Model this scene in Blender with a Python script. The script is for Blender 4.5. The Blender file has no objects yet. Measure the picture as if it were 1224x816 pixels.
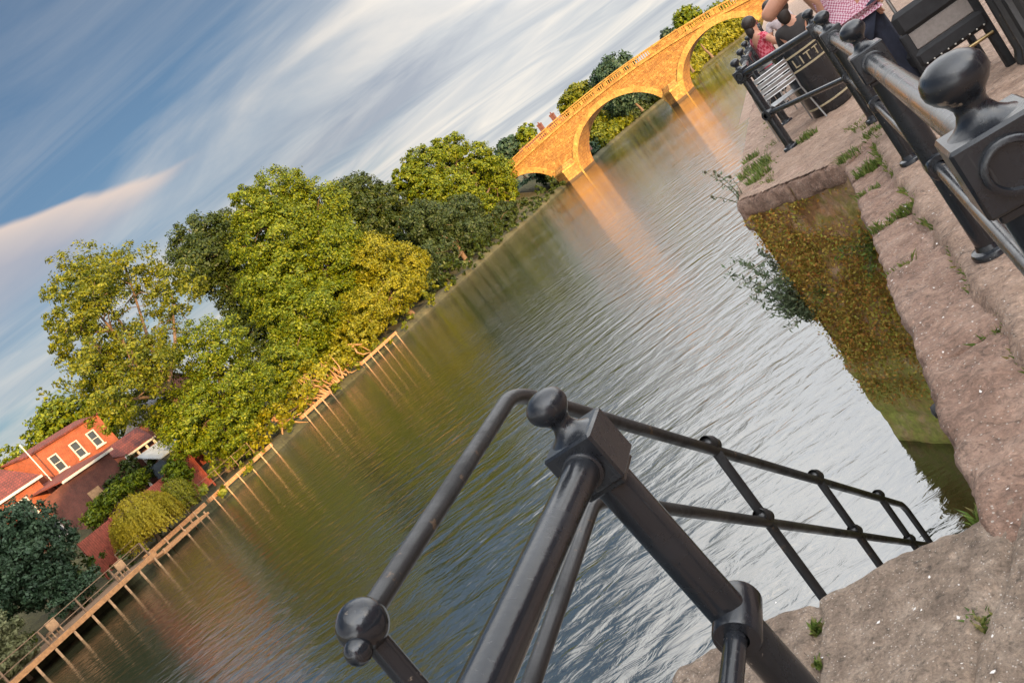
import bpy, math, random
import numpy as np
from math import sin, cos, tan, pi, radians, hypot, atan2, sqrt
from mathutils import Vector, Matrix, noise

SC = bpy.context.scene
COL = SC.collection
random.seed(7)
RNG = np.random.default_rng(7)
AZ = radians(27.0)                       # the river runs along this azimuth
D = (sin(AZ), cos(AZ)); NN = (cos(AZ), -sin(AZ))

def W(a, n, z=0.0):
    """river frame (along, across to the right, up) -> world"""
    return (a * D[0] + n * NN[0], a * D[1] + n * NN[1], z)

def sstep(e0, e1, x):
    t = min(1, max(0, (x - e0) / (e1 - e0)))
    return t * t * (3 - 2 * t)

# ------------------------------------------------------------------ materials
def new_mat(name):
    m = bpy.data.materials.new(name); m.use_nodes = True
    nt = m.node_tree
    for nd in list(nt.nodes): nt.nodes.remove(nd)
    out = nt.nodes.new('ShaderNodeOutputMaterial')
    b = nt.nodes.new('ShaderNodeBsdfPrincipled')
    nt.links.new(b.outputs[0], out.inputs[0])
    return m, nt, b, out

def node(nt, typ, **kw):
    nd = nt.nodes.new(typ)
    for k, v in kw.items():
        if k in nd.inputs.keys() if isinstance(k, str) else False:
            nd.inputs[k].default_value = v
        else:
            setattr(nd, k, v)
    return nd

def coords(nt, scale=(1, 1, 1), rot=(0, 0, 0), kind='Object'):
    tc = nt.nodes.new('ShaderNodeTexCoord'); mp = nt.nodes.new('ShaderNodeMapping')
    mp.inputs['Scale'].default_value = scale; mp.inputs['Rotation'].default_value = rot
    nt.links.new(tc.outputs[kind], mp.inputs[0]); return mp.outputs[0]

def noise_tex(nt, vec, scale, detail=5, rough=0.6, dist=0.0):
    t = nt.nodes.new('ShaderNodeTexNoise')
    t.inputs['Scale'].default_value = scale; t.inputs['Detail'].default_value = detail
    t.inputs['Roughness'].default_value = rough; t.inputs['Distortion'].default_value = dist
    if vec is not None: nt.links.new(vec, t.inputs['Vector'])
    return t.outputs[0]

def ramp(nt, fac, stops):
    r = nt.nodes.new('ShaderNodeValToRGB'); cr = r.color_ramp
    while len(cr.elements) < len(stops): cr.elements.new(0.5)
    for e, (p, c) in zip(cr.elements, stops):
        e.position = p; e.color = (c[0], c[1], c[2], 1) if not isinstance(c, (int, float)) else (c, c, c, 1)
    nt.links.new(fac, r.inputs[0]); return r.outputs[0]

def mixc(nt, fac, a, b, typ='MIX'):
    m = nt.nodes.new('ShaderNodeMix'); m.data_type = 'RGBA'; m.blend_type = typ
    for s, v in ((0, fac), (6, a), (7, b)):
        if hasattr(v, 'is_linked') or hasattr(v, 'links'): nt.links.new(v, m.inputs[s])
        elif isinstance(v, (int, float)): m.inputs[s].default_value = v if s == 0 else (v, v, v, 1)
        else: m.inputs[s].default_value = (v[0], v[1], v[2], 1)
    return m.outputs[2]

def bump(nt, b, h, strength=0.5, dist=0.01):
    bp = nt.nodes.new('ShaderNodeBump'); bp.inputs['Strength'].default_value = strength
    bp.inputs['Distance'].default_value = dist
    nt.links.new(h, bp.inputs['Height']); nt.links.new(bp.outputs[0], b.inputs['Normal'])

def simple(name, col, rough=0.6, metal=0.0, var=0.25, scale=6.0, bmp=0.0, bdist=0.005, spec=None):
    m, nt, b, o = new_mat(name)
    v = coords(nt)
    n1 = noise_tex(nt, v, scale)
    lo = tuple(c * (1 - var) for c in col); hi = tuple(min(1, c * (1 + var)) for c in col)
    c = ramp(nt, n1, [(0.3, lo), (0.7, hi)])
    nt.links.new(c, b.inputs['Base Color'])
    b.inputs['Roughness'].default_value = rough; b.inputs['Metallic'].default_value = metal
    if spec is not None: b.inputs['Specular IOR Level'].default_value = spec
    if bmp: bump(nt, b, noise_tex(nt, v, scale * 4), bmp, bdist)
    return m

def stone_mat(name, cols, fine=60.0, big=3.0, speck=None, rough=0.85, bmp=0.8, bdist=0.012, moss=None, joints=None):
    m, nt, b, o = new_mat(name)
    v = coords(nt)
    n1 = noise_tex(nt, v, big, 6, 0.65, 0.3); n2 = noise_tex(nt, v, fine, 4, 0.7)
    c = ramp(nt, n1, [(0.25, cols[0]), (0.5, cols[1]), (0.78, cols[2])])
    g = ramp(nt, n2, [(0.3, 0.62), (0.7, 1.25)])
    c = mixc(nt, 0.8, c, g, 'MULTIPLY')
    n5 = noise_tex(nt, v, fine*0.28, 5, 0.75, 1.2)
    c = mixc(nt, 0.85, c, ramp(nt, n5, [(0.34, 0.35), (0.45, 0.9), (0.58, 1.08), (0.68, 1.6)]), 'MULTIPLY')
    if moss:
        n3 = noise_tex(nt, v, 2.3, 6, 0.7, 0.5)
        c = mixc(nt, ramp(nt, n3, [(0.55, 0.0), (0.72, 0.75)]), c, moss)
    pit = noise_tex(nt, v, fine*0.55, 3, 0.6, 0.8)
    c = mixc(nt, ramp(nt, pit, [(0.27, 0.8), (0.36, 0.0)]), c, tuple(x*0.35 for x in cols[0]))
    h = n2
    if speck:
        vo = nt.nodes.new('ShaderNodeTexVoronoi'); vo.inputs['Scale'].default_value = speck[0]
        nt.links.new(v, vo.inputs['Vector'])
        n4 = noise_tex(nt, v, 9.0, 3)
        msk = nt.nodes.new('ShaderNodeMath'); msk.operation = 'LESS_THAN'
        th = nt.nodes.new('ShaderNodeMath'); th.operation = 'MULTIPLY'; th.inputs[1].default_value = speck[1]
        nt.links.new(n4, th.inputs[0]); nt.links.new(vo.outputs['Distance'], msk.inputs[0]); nt.links.new(th.outputs[0], msk.inputs[1])
        c = mixc(nt, msk.outputs[0], c, speck[2])
    nt.links.new(c, b.inputs['Base Color'])
    b.inputs['Roughness'].default_value = rough
    ad = nt.nodes.new('ShaderNodeMath'); ad.operation = 'ADD'
    nt.links.new(noise_tex(nt, v, fine * 0.22, 6, 0.7), ad.inputs[0])
    sc = nt.nodes.new('ShaderNodeMath'); sc.operation = 'MULTIPLY'; sc.inputs[1].default_value = 0.4
    nt.links.new(h, sc.inputs[0]); nt.links.new(sc.outputs[0], ad.inputs[1])
    bump(nt, b, ad.outputs[0], bmp, bdist)
    return m

def brick_mat(name, c1, c2, mortar, scale=1.0, bw=0.22, bh=0.075, rough=0.85, rot=(pi/2, 0, 0), msize=0.012, weather=0.5):
    m, nt, b, o = new_mat(name)
    tc = nt.nodes.new('ShaderNodeTexCoord')
    sep = nt.nodes.new('ShaderNodeSeparateXYZ'); nt.links.new(tc.outputs['Object'], sep.inputs[0])
    ad = nt.nodes.new('ShaderNodeMath'); ad.operation = 'ADD'
    nt.links.new(sep.outputs[0], ad.inputs[0]); nt.links.new(sep.outputs[1], ad.inputs[1])
    cmb = nt.nodes.new('ShaderNodeCombineXYZ'); nt.links.new(ad.outputs[0], cmb.inputs[0]); nt.links.new(sep.outputs[2], cmb.inputs[1])
    br = nt.nodes.new('ShaderNodeTexBrick'); nt.links.new(cmb.outputs[0], br.inputs['Vector'])
    br.inputs['Scale'].default_value = scale; br.inputs['Brick Width'].default_value = bw; br.inputs['Row Height'].default_value = bh
    br.inputs['Mortar Size'].default_value = msize; br.inputs['Color1'].default_value = (*c1, 1); br.inputs['Color2'].default_value = (*c2, 1)
    br.inputs['Mortar'].default_value = (*mortar, 1)
    n1 = noise_tex(nt, tc.outputs['Object'], 1.3, 6, 0.65)
    g = ramp(nt, n1, [(0.3, 1 - weather), (0.7, 1.15)])
    c = mixc(nt, 0.8, br.outputs['Color'], g, 'MULTIPLY')
    nt.links.new(c, b.inputs['Base Color']); b.inputs['Roughness'].default_value = rough
    bump(nt, b, br.outputs['Fac'], -0.4, 0.01)
    return m

def leaf_mat(name, cols, trans=0.3, rough=0.5):
    m, nt, b, o = new_mat(name)
    geo = nt.nodes.new('ShaderNodeNewGeometry')
    c0 = ramp(nt, geo.outputs['Random Per Island'], [(i / (len(cols) - 1), c) for i, c in enumerate(cols)])
    v = coords(nt)
    n1 = noise_tex(nt, v, 0.55, 3)
    c = mixc(nt, 0.6, c0, ramp(nt, n1, [(0.35, (0.72, 0.8, 0.75)), (0.65, (1.25, 1.15, 1.0))]), 'MULTIPLY')
    nt.links.new(c, b.inputs['Base Color']); b.inputs['Roughness'].default_value = rough
    b.inputs['Specular IOR Level'].default_value = 0.25
    tr = nt.nodes.new('ShaderNodeBsdfTranslucent'); nt.links.new(c, tr.inputs[0])
    mx = nt.nodes.new('ShaderNodeMixShader'); mx.inputs[0].default_value = trans
    nt.links.new(b.outputs[0], mx.inputs[1]); nt.links.new(tr.outputs[0], mx.inputs[2]); nt.links.new(mx.outputs[0], o.inputs[0])
    return m

def paint_mat(name, base, rough=0.3, worn=0.1, chips=(0.30, 0.24, 0.18)):
    m, nt, b, o = new_mat(name)
    v = coords(nt)
    n1 = noise_tex(nt, v, 14, 8, 0.7); n2 = noise_tex(nt, v, 5, 5, 0.6)
    c = ramp(nt, n2, [(0.3, tuple(x * 0.75 for x in base)), (0.7, tuple(x * 1.4 for x in base))])
    c = mixc(nt, ramp(nt, n1, [(0.66 - worn * 0.2, 0.0), (0.69 - worn * 0.2, 0.85)]), c, chips)
    nt.links.new(c, b.inputs['Base Color'])
    n6 = noise_tex(nt, v, 3.2, 6, 0.65, 0.6)
    nt.links.new(ramp(nt, n6, [(0.35, rough * 0.8), (0.5, rough * 1.3), (0.66, rough * 2.6)]), b.inputs['Roughness'])
    vs_ = coords(nt, (60, 60, 4))
    c = mixc(nt, ramp(nt, noise_tex(nt, vs_, 1.0, 4, 0.6), [(0.62, 0.0), (0.72, 0.35)]), c, (0.10, 0.10, 0.095))
    nt.links.new(c, b.inputs['Base Color'])
    b.inputs['Coat Weight'].default_value = 0.15; b.inputs['Coat Roughness'].default_value = 0.15
    b.inputs['Specular IOR Level'].default_value = 0.6
    bump(nt, b, noise_tex(nt, v, 45, 5), 0.5, 0.002)
    return m

M = {}
M['iron'] = paint_mat('black_painted_iron', (0.013, 0.015, 0.019), 0.17, 0.03)
M['iron_old'] = paint_mat('weathered_black_iron', (0.024, 0.024, 0.025), 0.36, 0.18, (0.12, 0.08, 0.05))
M['sand'] = stone_mat('red_sandstone', [(0.19, 0.105, 0.07), (0.34, 0.21, 0.15), (0.48, 0.33, 0.25)], 60, 5.0, (46, 0.30, (0.50, 0.42, 0.36)), 0.72, 1.0, 0.035)
M['land'] = stone_mat('worn_landing_stone', [(0.14, 0.098, 0.07), (0.29, 0.212, 0.155), (0.46, 0.36, 0.28)], 100, 9.0, (75, 0.31, (0.52, 0.45, 0.39)), 0.72, 1.0, 0.022, None)
M['pave'] = stone_mat('pinkish_paving', [(0.23, 0.14, 0.095), (0.37, 0.245, 0.175), (0.49, 0.35, 0.265)], 60, 4.5, (50, 0.28, (0.52, 0.44, 0.38)), 0.8, 1.0, 0.03)
M['bridge_old'] = stone_mat('golden_ashlar', [(0.28, 0.14, 0.03), (0.50, 0.28, 0.06), (0.66, 0.43, 0.14)], 3.2, 0.45, None, 0.85, 0.7, 0.12)
def ashlar(name):
    m, nt, b, o = new_mat(name)
    tc = nt.nodes.new('ShaderNodeTexCoord'); sep = nt.nodes.new('ShaderNodeSeparateXYZ'); nt.links.new(tc.outputs['Object'], sep.inputs[0])
    ad = nt.nodes.new('ShaderNodeMath'); ad.operation = 'ADD'; nt.links.new(sep.outputs[0], ad.inputs[0]); nt.links.new(sep.outputs[1], ad.inputs[1])
    cmb = nt.nodes.new('ShaderNodeCombineXYZ'); nt.links.new(ad.outputs[0], cmb.inputs[0]); nt.links.new(sep.outputs[2], cmb.inputs[1])
    br = nt.nodes.new('ShaderNodeTexBrick'); nt.links.new(cmb.outputs[0], br.inputs['Vector']); br.inputs['Scale'].default_value = 1
    br.inputs['Brick Width'].default_value = 1.1; br.inputs['Row Height'].default_value = 0.45; br.inputs['Mortar Size'].default_value = 0.035
    br.inputs['Color1'].default_value = (0.40, 0.19, 0.036, 1); br.inputs['Color2'].default_value = (0.28, 0.125, 0.025, 1); br.inputs['Mortar'].default_value = (0.20, 0.09, 0.02, 1)
    v = tc.outputs['Object']
    n1 = noise_tex(nt, v, 0.5, 6, 0.7, 0.4); n2 = noise_tex(nt, v, 1.6, 6, 0.7, 0.6); n3 = noise_tex(nt, v, 5, 4, 0.7)
    c = mixc(nt, ramp(nt, n2, [(0.5, 0.0), (0.66, 0.8)]), br.outputs['Color'], (0.52, 0.31, 0.085))
    c = mixc(nt, ramp(nt, n1, [(0.5, 0.0), (0.7, 0.7)]), c, (0.17, 0.07, 0.015))
    c = mixc(nt, 0.9, c, ramp(nt, n3, [(0.3, 0.6), (0.7, 1.25)]), 'MULTIPLY')
    wet = nt.nodes.new('ShaderNodeMapRange'); wet.inputs[1].default_value = 0.55; wet.inputs[2].default_value = 0.35; nt.links.new(sep.outputs[2], wet.inputs[0])
    c = mixc(nt, wet.outputs[0], c, (0.07, 0.04, 0.015))
    nt.links.new(c, b.inputs['Base Color']); b.inputs['Roughness'].default_value = 0.85
    bump(nt, b, n3, 0.8, 0.15); return m
M['bridge'] = ashlar('golden_ashlar_courses')
M['bridge_trim'] = stone_mat('golden_trim_stone', [(0.26, 0.12, 0.025), (0.42, 0.22, 0.045), (0.54, 0.33, 0.09)], 5, 0.8, None, 0.85, 0.5, 0.06)
M['soil'] = stone_mat('bank_soil', [(0.035, 0.03, 0.014), (0.06, 0.055, 0.02), (0.11, 0.085, 0.04)], 6, 0.3, None, 0.95, 0.8, 0.1)
M['brick_red'] = brick_mat('orange_red_brick', (0.40, 0.062, 0.016), (0.27, 0.042, 0.014), (0.32, 0.15, 0.08), 1.0, weather=0.45)
M['brick_brown'] = brick_mat('brown_brick', (0.15, 0.036, 0.022), (0.10, 0.026, 0.018), (0.16, 0.08, 0.06), 1.0)
M['tile'] = brick_mat('red_roof_tile', (0.22, 0.045, 0.03), (0.15, 0.032, 0.022), (0.06, 0.02, 0.015), 1.0, 0.25, 0.2, 0.8, msize=0.02)
M['slate'] = brick_mat('grey_slate', (0.12, 0.12, 0.13), (0.09, 0.09, 0.10), (0.04, 0.04, 0.045), 1.0, 0.3, 0.25, 0.6, msize=0.02)
M['white'] = simple('white_paint', (0.56, 0.53, 0.47), 0.5, 0, 0.1)
M['cream'] = simple('cream_paint', (0.40, 0.33, 0.21), 0.5, 0, 0.12, 25)
M['glass'] = simple('window_glass', (0.05, 0.06, 0.07), 0.08, 0, 0.2, 2)
M['wood'] = simple('sunbleached_timber', (0.34, 0.16, 0.06), 0.8, 0, 0.35, 5, 0.5)
M['wood_dark'] = simple('weathered_dark_timber', (0.17, 0.10, 0.055), 0.85, 0, 0.35, 5, 0.5)
M['wood_pale'] = simple('pale_pole_timber', (0.38, 0.22, 0.11), 0.8, 0, 0.3, 5, 0.5)
M['wood_red'] = simple('red_brown_boards', (0.24, 0.05, 0.028), 0.7, 0, 0.3, 3, 0.4)
M['bark'] = simple('tree_bark', (0.13, 0.08, 0.045), 0.9, 0, 0.4, 4, 0.8, 0.05)
M['root'] = simple('bare_pale_roots', (0.30, 0.16, 0.065), 0.85, 0, 0.35, 3, 0.8, 0.03)
M['alu'] = simple('brushed_aluminium', (0.46, 0.46, 0.46), 0.38, 1.0, 0.12, 20)
M['greyplastic'] = simple('grey_conservatory_panel', (0.28, 0.32, 0.36), 0.4, 0, 0.2, 2)
M['leaf_ash'] = leaf_mat('olive_ash_leaf', [(0.042, 0.062, 0.003), (0.095, 0.115, 0.004), (0.18, 0.18, 0.005), (0.07, 0.088, 0.004)], 0.24)
M['leaf_main'] = leaf_mat('bright_green_leaf', [(0.036, 0.062, 0.002), (0.085, 0.125, 0.003), (0.18, 0.20, 0.004), (0.06, 0.09, 0.003)], 0.24)
M['leaf_yellow'] = leaf_mat('yellow_green_leaf', [(0.09, 0.095, 0.004), (0.17, 0.165, 0.005), (0.25, 0.225, 0.006)], 0.25)
M['leaf_willow'] = leaf_mat('golden_willow_leaf', [(0.26, 0.21, 0.012), (0.36, 0.28, 0.016), (0.44, 0.34, 0.025)], 0.4)
M['leaf_dark'] = leaf_mat('dark_green_leaf', [(0.018, 0.032, 0.008), (0.032, 0.05, 0.012), (0.05, 0.07, 0.014)], 0.15)
M['leaf_mid'] = leaf_mat('mid_green_leaf', [(0.015, 0.028, 0.004), (0.03, 0.048, 0.005), (0.055, 0.072, 0.007)], 0.15)
M['leaf_blue'] = leaf_mat('deep_blue_green_leaf', [(0.02, 0.042, 0.022), (0.03, 0.06, 0.03), (0.05, 0.085, 0.045)], 0.2)
M['leaf_pale'] = leaf_mat('pale_sage_leaf', [(0.12, 0.13, 0.06), (0.18, 0.18, 0.09), (0.10, 0.11, 0.045)], 0.3)
M['leaf_weed'] = leaf_mat('fresh_weed_leaf', [(0.07, 0.12, 0.03), (0.13, 0.20, 0.04), (0.20, 0.26, 0.06), (0.26, 0.22, 0.09)], 0.3)
M['leaf_bud'] = leaf_mat('dusty_buddleia_leaf', [(0.10, 0.14, 0.08), (0.15, 0.20, 0.11), (0.24, 0.27, 0.16)], 0.25)
M['moss'] = leaf_mat('wall_moss', [(0.20, 0.19, 0.03), (0.38, 0.27, 0.05), (0.50, 0.20, 0.05), (0.28, 0.32, 0.05), (0.55, 0.40, 0.09), (0.40, 0.16, 0.05)], 0.25)
M['stem'] = simple('weed_stem', (0.09, 0.08, 0.04), 0.8)
M['petal'] = simple('white_petal', (0.75, 0.70, 0.66), 0.6, 0, 0.1)
M['skin'] = simple('sunburnt_skin', (0.50, 0.24, 0.15), 0.5, 0, 0.1, 10)
M['hair'] = simple('dark_hair', (0.025, 0.015, 0.01), 0.5, 0, 0.3, 30, 0.5)
M['denim'] = simple('dark_denim', (0.022, 0.026, 0.045), 0.85, 0, 0.3, 20, 0.4)
M['redshirt'] = None
M['blackcloth'] = simple('black_cloth', (0.02, 0.02, 0.022), 0.75, 0, 0.3, 15, 0.4)
M['greycloth'] = simple('grey_webbing', (0.26, 0.23, 0.21), 0.85, 0, 0.15, 30, 0.4)
M['paleshirt'] = simple('pale_cotton', (0.5, 0.42, 0.42), 0.8, 0, 0.15, 20, 0.3)
M['brownjacket'] = simple('charcoal_brown_jacket', (0.035, 0.028, 0.026), 0.75, 0, 0.3, 10, 0.4)
M['gold'] = simple('dull_brass', (0.45, 0.33, 0.16), 0.35, 0.8, 0.2, 15)
M['rubber'] = simple('grey_rubber', (0.45, 0.47, 0.45), 0.6)

def check_mat(name, c1, c2, scale):
    m, nt, b, o = new_mat(name)
    v = coords(nt, (1, 1, 1), (0.1, 0.05, 0.1))
    ch = nt.nodes.new('ShaderNodeTexChecker'); ch.inputs['Scale'].default_value = scale
    ch.inputs['Color1'].default_value = (*c1, 1); ch.inputs['Color2'].default_value = (*c2, 1)
    nt.links.new(v, ch.inputs['Vector']); nt.links.new(ch.outputs[0], b.inputs['Base Color'])
    b.inputs['Roughness'].default_value = 0.85
    bump(nt, b, noise_tex(nt, v, 8), 0.5, 0.03)
    return m
M['pinkcheck'] = check_mat('pink_white_check', (0.62, 0.45, 0.50), (0.36, 0.10, 0.16), 75)
M['redshirt'] = check_mat('red_pattern', (0.42, 0.025, 0.05), (0.62, 0.16, 0.2), 22)

def wall_mat():
    m, nt, b, o = new_mat('mossy_quay_stone')
    v = coords(nt)
    n1 = noise_tex(nt, v, 2.2, 7, 0.7, 0.8); n2 = noise_tex(nt, v, 17, 6, 0.7); n3 = noise_tex(nt, v, 5.0, 6, 0.65, 0.5)
    c = ramp(nt, n1, [(0.25, (0.16, 0.09, 0.04)), (0.45, (0.40, 0.20, 0.08)), (0.62, (0.58, 0.38, 0.25)), (0.8, (0.42, 0.28, 0.10))])
    c = mixc(nt, ramp(nt, n3, [(0.45, 0.0), (0.62, 0.8)]), c, (0.29, 0.26, 0.04))
    c = mixc(nt, ramp(nt, n2, [(0.55, 0.0), (0.7, 0.6)]), c, (0.42, 0.16, 0.035))
    # the lower courses, wet for most of the year, carry green algae
    sep = nt.nodes.new('ShaderNodeSeparateXYZ'); tc = nt.nodes.new('ShaderNodeTexCoord'); nt.links.new(tc.outputs['Object'], sep.inputs[0])
    mr = nt.nodes.new('ShaderNodeMapRange'); mr.inputs[1].default_value = 1.55; mr.inputs[2].default_value = 0.9; nt.links.new(sep.outputs[2], mr.inputs[0])
    mu = nt.nodes.new('ShaderNodeMath'); mu.operation = 'MULTIPLY'; nt.links.new(mr.outputs[0], mu.inputs[0]); nt.links.new(ramp(nt, n3, [(0.35, 0.25), (0.6, 0.95)]), mu.inputs[1])
    c = mixc(nt, mu.outputs[0], c, (0.34, 0.36, 0.07))
    g = ramp(nt, n2, [(0.3, 0.55), (0.7, 1.3)])
    c = mixc(nt, 0.8, c, g, 'MULTIPLY')
    nt.links.new(c, b.inputs['Base Color']); b.inputs['Roughness'].default_value = 0.85
    bump(nt, b, n2, 1.0, 0.05)
    return m
M['wall'] = wall_mat()

def water_mat():
    m, nt, b, o = new_mat('river_water')
    b.inputs['Base Color'].default_value = (0.020, 0.020, 0.009, 1)
    b.inputs['Roughness'].default_value = 0.04; b.inputs['IOR'].default_value = 3.5
    b.inputs['Specular IOR Level'].default_value = 0.5
    v1 = coords(nt, (1, 1, 1), (0, 0, radians(-20)))
    mp = nt.nodes.new('ShaderNodeMapping'); mp.inputs['Scale'].default_value = (0.95, 2.1, 1); nt.links.new(v1, mp.inputs[0])
    a = noise_tex(nt, mp.outputs[0], 0.9, 2, 0.4, 0.5)
    c2 = noise_tex(nt, mp.outputs[0], 2.6, 4, 0.5, 0.9)
    big = noise_tex(nt, v1, 0.06, 3, 0.5)
    gust = ramp(nt, big, [(0.35, 0.6), (0.65, 1.2)])
    s1 = nt.nodes.new('ShaderNodeMath'); s1.operation = 'MULTIPLY'; s1.inputs[1].default_value = 0.050; nt.links.new(a, s1.inputs[0])
    s2 = nt.nodes.new('ShaderNodeMath'); s2.operation = 'MULTIPLY'; s2.inputs[1].default_value = 0.019; nt.links.new(c2, s2.inputs[0])
    ad = nt.nodes.new('ShaderNodeMath'); ad.operation = 'ADD'; nt.links.new(s1.outputs[0], ad.inputs[0]); nt.links.new(s2.outputs[0], ad.inputs[1])
    mu = nt.nodes.new('ShaderNodeMath'); mu.operation = 'MULTIPLY'; nt.links.new(ad.outputs[0], mu.inputs[0]); nt.links.new(gust, mu.inputs[1])
    bump(nt, b, mu.outputs[0], 1.0, 1.0)
    return m
M['water'] = water_mat()

# ------------------------------------------------------------------ mesh builder
class MB:
    def __init__(self): self.v = []; self.f = []
    def add(self, vs, fs):
        k = len(self.v); self.v.extend([tuple(p) for p in vs]); self.f.extend([tuple(i + k for i in f) for f in fs]); return self
    def box(self, x0, x1, y0, y1, z0, z1, mat=None):
        vs = [Vector(p) for p in ((x0,y0,z0),(x1,y0,z0),(x1,y1,z0),(x0,y1,z0),(x0,y0,z1),(x1,y0,z1),(x1,y1,z1),(x0,y1,z1))]
        if mat is not None: vs = [mat @ p for p in vs]
        return self.add(vs, [(3,2,1,0),(4,5,6,7),(0,1,5,4),(1,2,6,5),(2,3,7,6),(3,0,4,7)])
    def bbox_bevel(self, x0, x1, y0, y1, z0, z1, r, mat=None):
        """box with one chamfer all round"""
        vs = []; fs = []
        cx, cy, cz = (x0+x1)/2, (y0+y1)/2, (z0+z1)/2; hx, hy, hz = (x1-x0)/2, (y1-y0)/2, (z1-z0)/2
        idx = {}
        for sx in (-1,1):
            for sy in (-1,1):
                for sz in (-1,1):
                    for ax in range(3):
                        p = [sx*(hx-r), sy*(hy-r), sz*(hz-r)]; p[ax] = (sx*hx, sy*hy, sz*hz)[ax]
                        idx[(sx,sy,sz,ax)] = len(vs); q = Vector((cx+p[0], cy+p[1], cz+p[2])); vs.append(mat @ q if mat is not None else q)
        def F(*k): fs.append(tuple(idx[i] for i in k))
        for s in (-1,1):
            F((s,-1,-1,0),(s,1,-1,0),(s,1,1,0),(s,-1,1,0)); F((-1,s,-1,1),(1,s,-1,1),(1,s,1,1),(-1,s,1,1)); F((-1,-1,s,2),(1,-1,s,2),(1,1,s,2),(-1,1,s,2))
            for t in (-1,1):
                F((s,t,-1,0),(s,t,1,0),(s,t,1,1),(s,t,-1,1)); F((s,-1,t,0),(s,1,t,0),(s,1,t,2),(s,-1,t,2)); F((-1,s,t,1),(1,s,t,1),(1,s,t,2),(-1,s,t,2))
        for sx in (-1,1):
            for sy in (-1,1):
                for sz in (-1,1): F((sx,sy,sz,0),(sx,sy,sz,1),(sx,sy,sz,2))
        return self.add(vs, fs)
    def tube(self, pts, r, seg=12, cap=True):
        pts = [Vector(p) for p in pts]; n = len(pts)
        rs = r if isinstance(r, (list, tuple)) else [r] * n
        t0 = (pts[1] - pts[0]).normalized()
        up = Vector((0, 0, 1)) if abs(t0.z) < 0.9 else Vector((1, 0, 0))
        nrm = t0.cross(up).normalized(); vs = []; fs = []
        for i, p in enumerate(pts):
            if i == 0: t = t0
            elif i == n - 1: t = (pts[i] - pts[i-1]).normalized()
            else: t = ((pts[i+1] - pts[i]).normalized() + (pts[i] - pts[i-1]).normalized()).normalized()
            nrm = (nrm - t * nrm.dot(t)).normalized(); bn = t.cross(nrm)
            for k in range(seg):
                a = 2 * pi * k / seg; vs.append(p + (nrm * cos(a) + bn * sin(a)) * rs[i])
        for i in range(n - 1):
            for k in range(seg):
                k2 = (k + 1) % seg; fs.append((i*seg+k, i*seg+k2, (i+1)*seg+k2, (i+1)*seg+k))
        if cap: fs.append(tuple(range(seg-1, -1, -1))); fs.append(tuple((n-1)*seg + k for k in range(seg)))
        return self.add(vs, fs)
    def lathe(self, prof, seg=24, mat=None):
        vs = []; fs = []
        for r, z in prof:
            for k in range(seg):
                a = 2*pi*k/seg; p = Vector((max(r, 1e-4)*cos(a), max(r, 1e-4)*sin(a), z)); vs.append(mat @ p if mat is not None else p)
        for i in range(len(prof)-1):
            for k in range(seg):
                k2 = (k+1) % seg; fs.append((i*seg+k, i*seg+k2, (i+1)*seg+k2, (i+1)*seg+k))
        return self.add(vs, fs)
    def ball(self, c, r, seg=16, sq=(1,1,1)):
        prof = [(r*sin(pi*i/ (seg//2)), -r*cos(pi*i/(seg//2))) for i in range(seg//2+1)]
        m = Matrix.Translation(c) @ Matrix.Diagonal((*sq, 1))
        return self.lathe(prof, seg, m)
    def build(self, name, mat, parent=None, smooth=True, angle=40):
        me = bpy.data.meshes.new(name); me.from_pydata(self.v, [], self.f); me.update()
        me.materials.append(mat)
        if smooth:
            me.shade_smooth(); me.set_sharp_from_angle(angle=radians(angle))
        o = bpy.data.objects.new(name, me); COL.objects.link(o)
        if parent is not None: o.parent = parent
        return o

def np_mesh(name, V, F, mat, parent=None):
    """V (n,3), F (m,4) arrays -> object"""
    me = bpy.data.meshes.new(name)
    me.vertices.add(len(V)); me.vertices.foreach_set('co', V.astype(np.float32).ravel())
    k = F.shape[1]
    me.loops.add(F.size); me.loops.foreach_set('vertex_index', F.astype(np.int32).ravel())
    me.polygons.add(len(F)); me.polygons.foreach_set('loop_start', (np.arange(len(F))*k).astype(np.int32))
    me.update(calc_edges=True); me.validate()
    me.materials.append(mat)
    o = bpy.data.objects.new(name, me); COL.objects.link(o)
    if parent is not None: o.parent = parent
    return o

def tag(o, label=None, cat=None, group=None, kind=None):
    if label: o['label'] = label
    if cat: o['category'] = cat
    if group: o['group'] = group
    if kind: o['kind'] = kind
    return o

def thing(name, label, cat, a, n, z, rot=0.0, group=None):
    o = bpy.data.objects.new(name, None); COL.objects.link(o); o.empty_display_size = 0.2
    o.location = W(a, n, z); o.rotation_euler = (0, 0, -AZ + rot)
    return tag(o, label, cat, group)

def riv(o, a=0, n=0, z=0, rot=0.0):
    o.location = W(a, n, z); o.rotation_euler = (0, 0, -AZ + rot); return o

def copy_tree(o, parent=None):
    c = o.copy(); COL.objects.link(c)
    if parent is not None: c.parent = parent
    for ch in list(o.children): copy_tree(ch, c)
    return c

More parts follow.
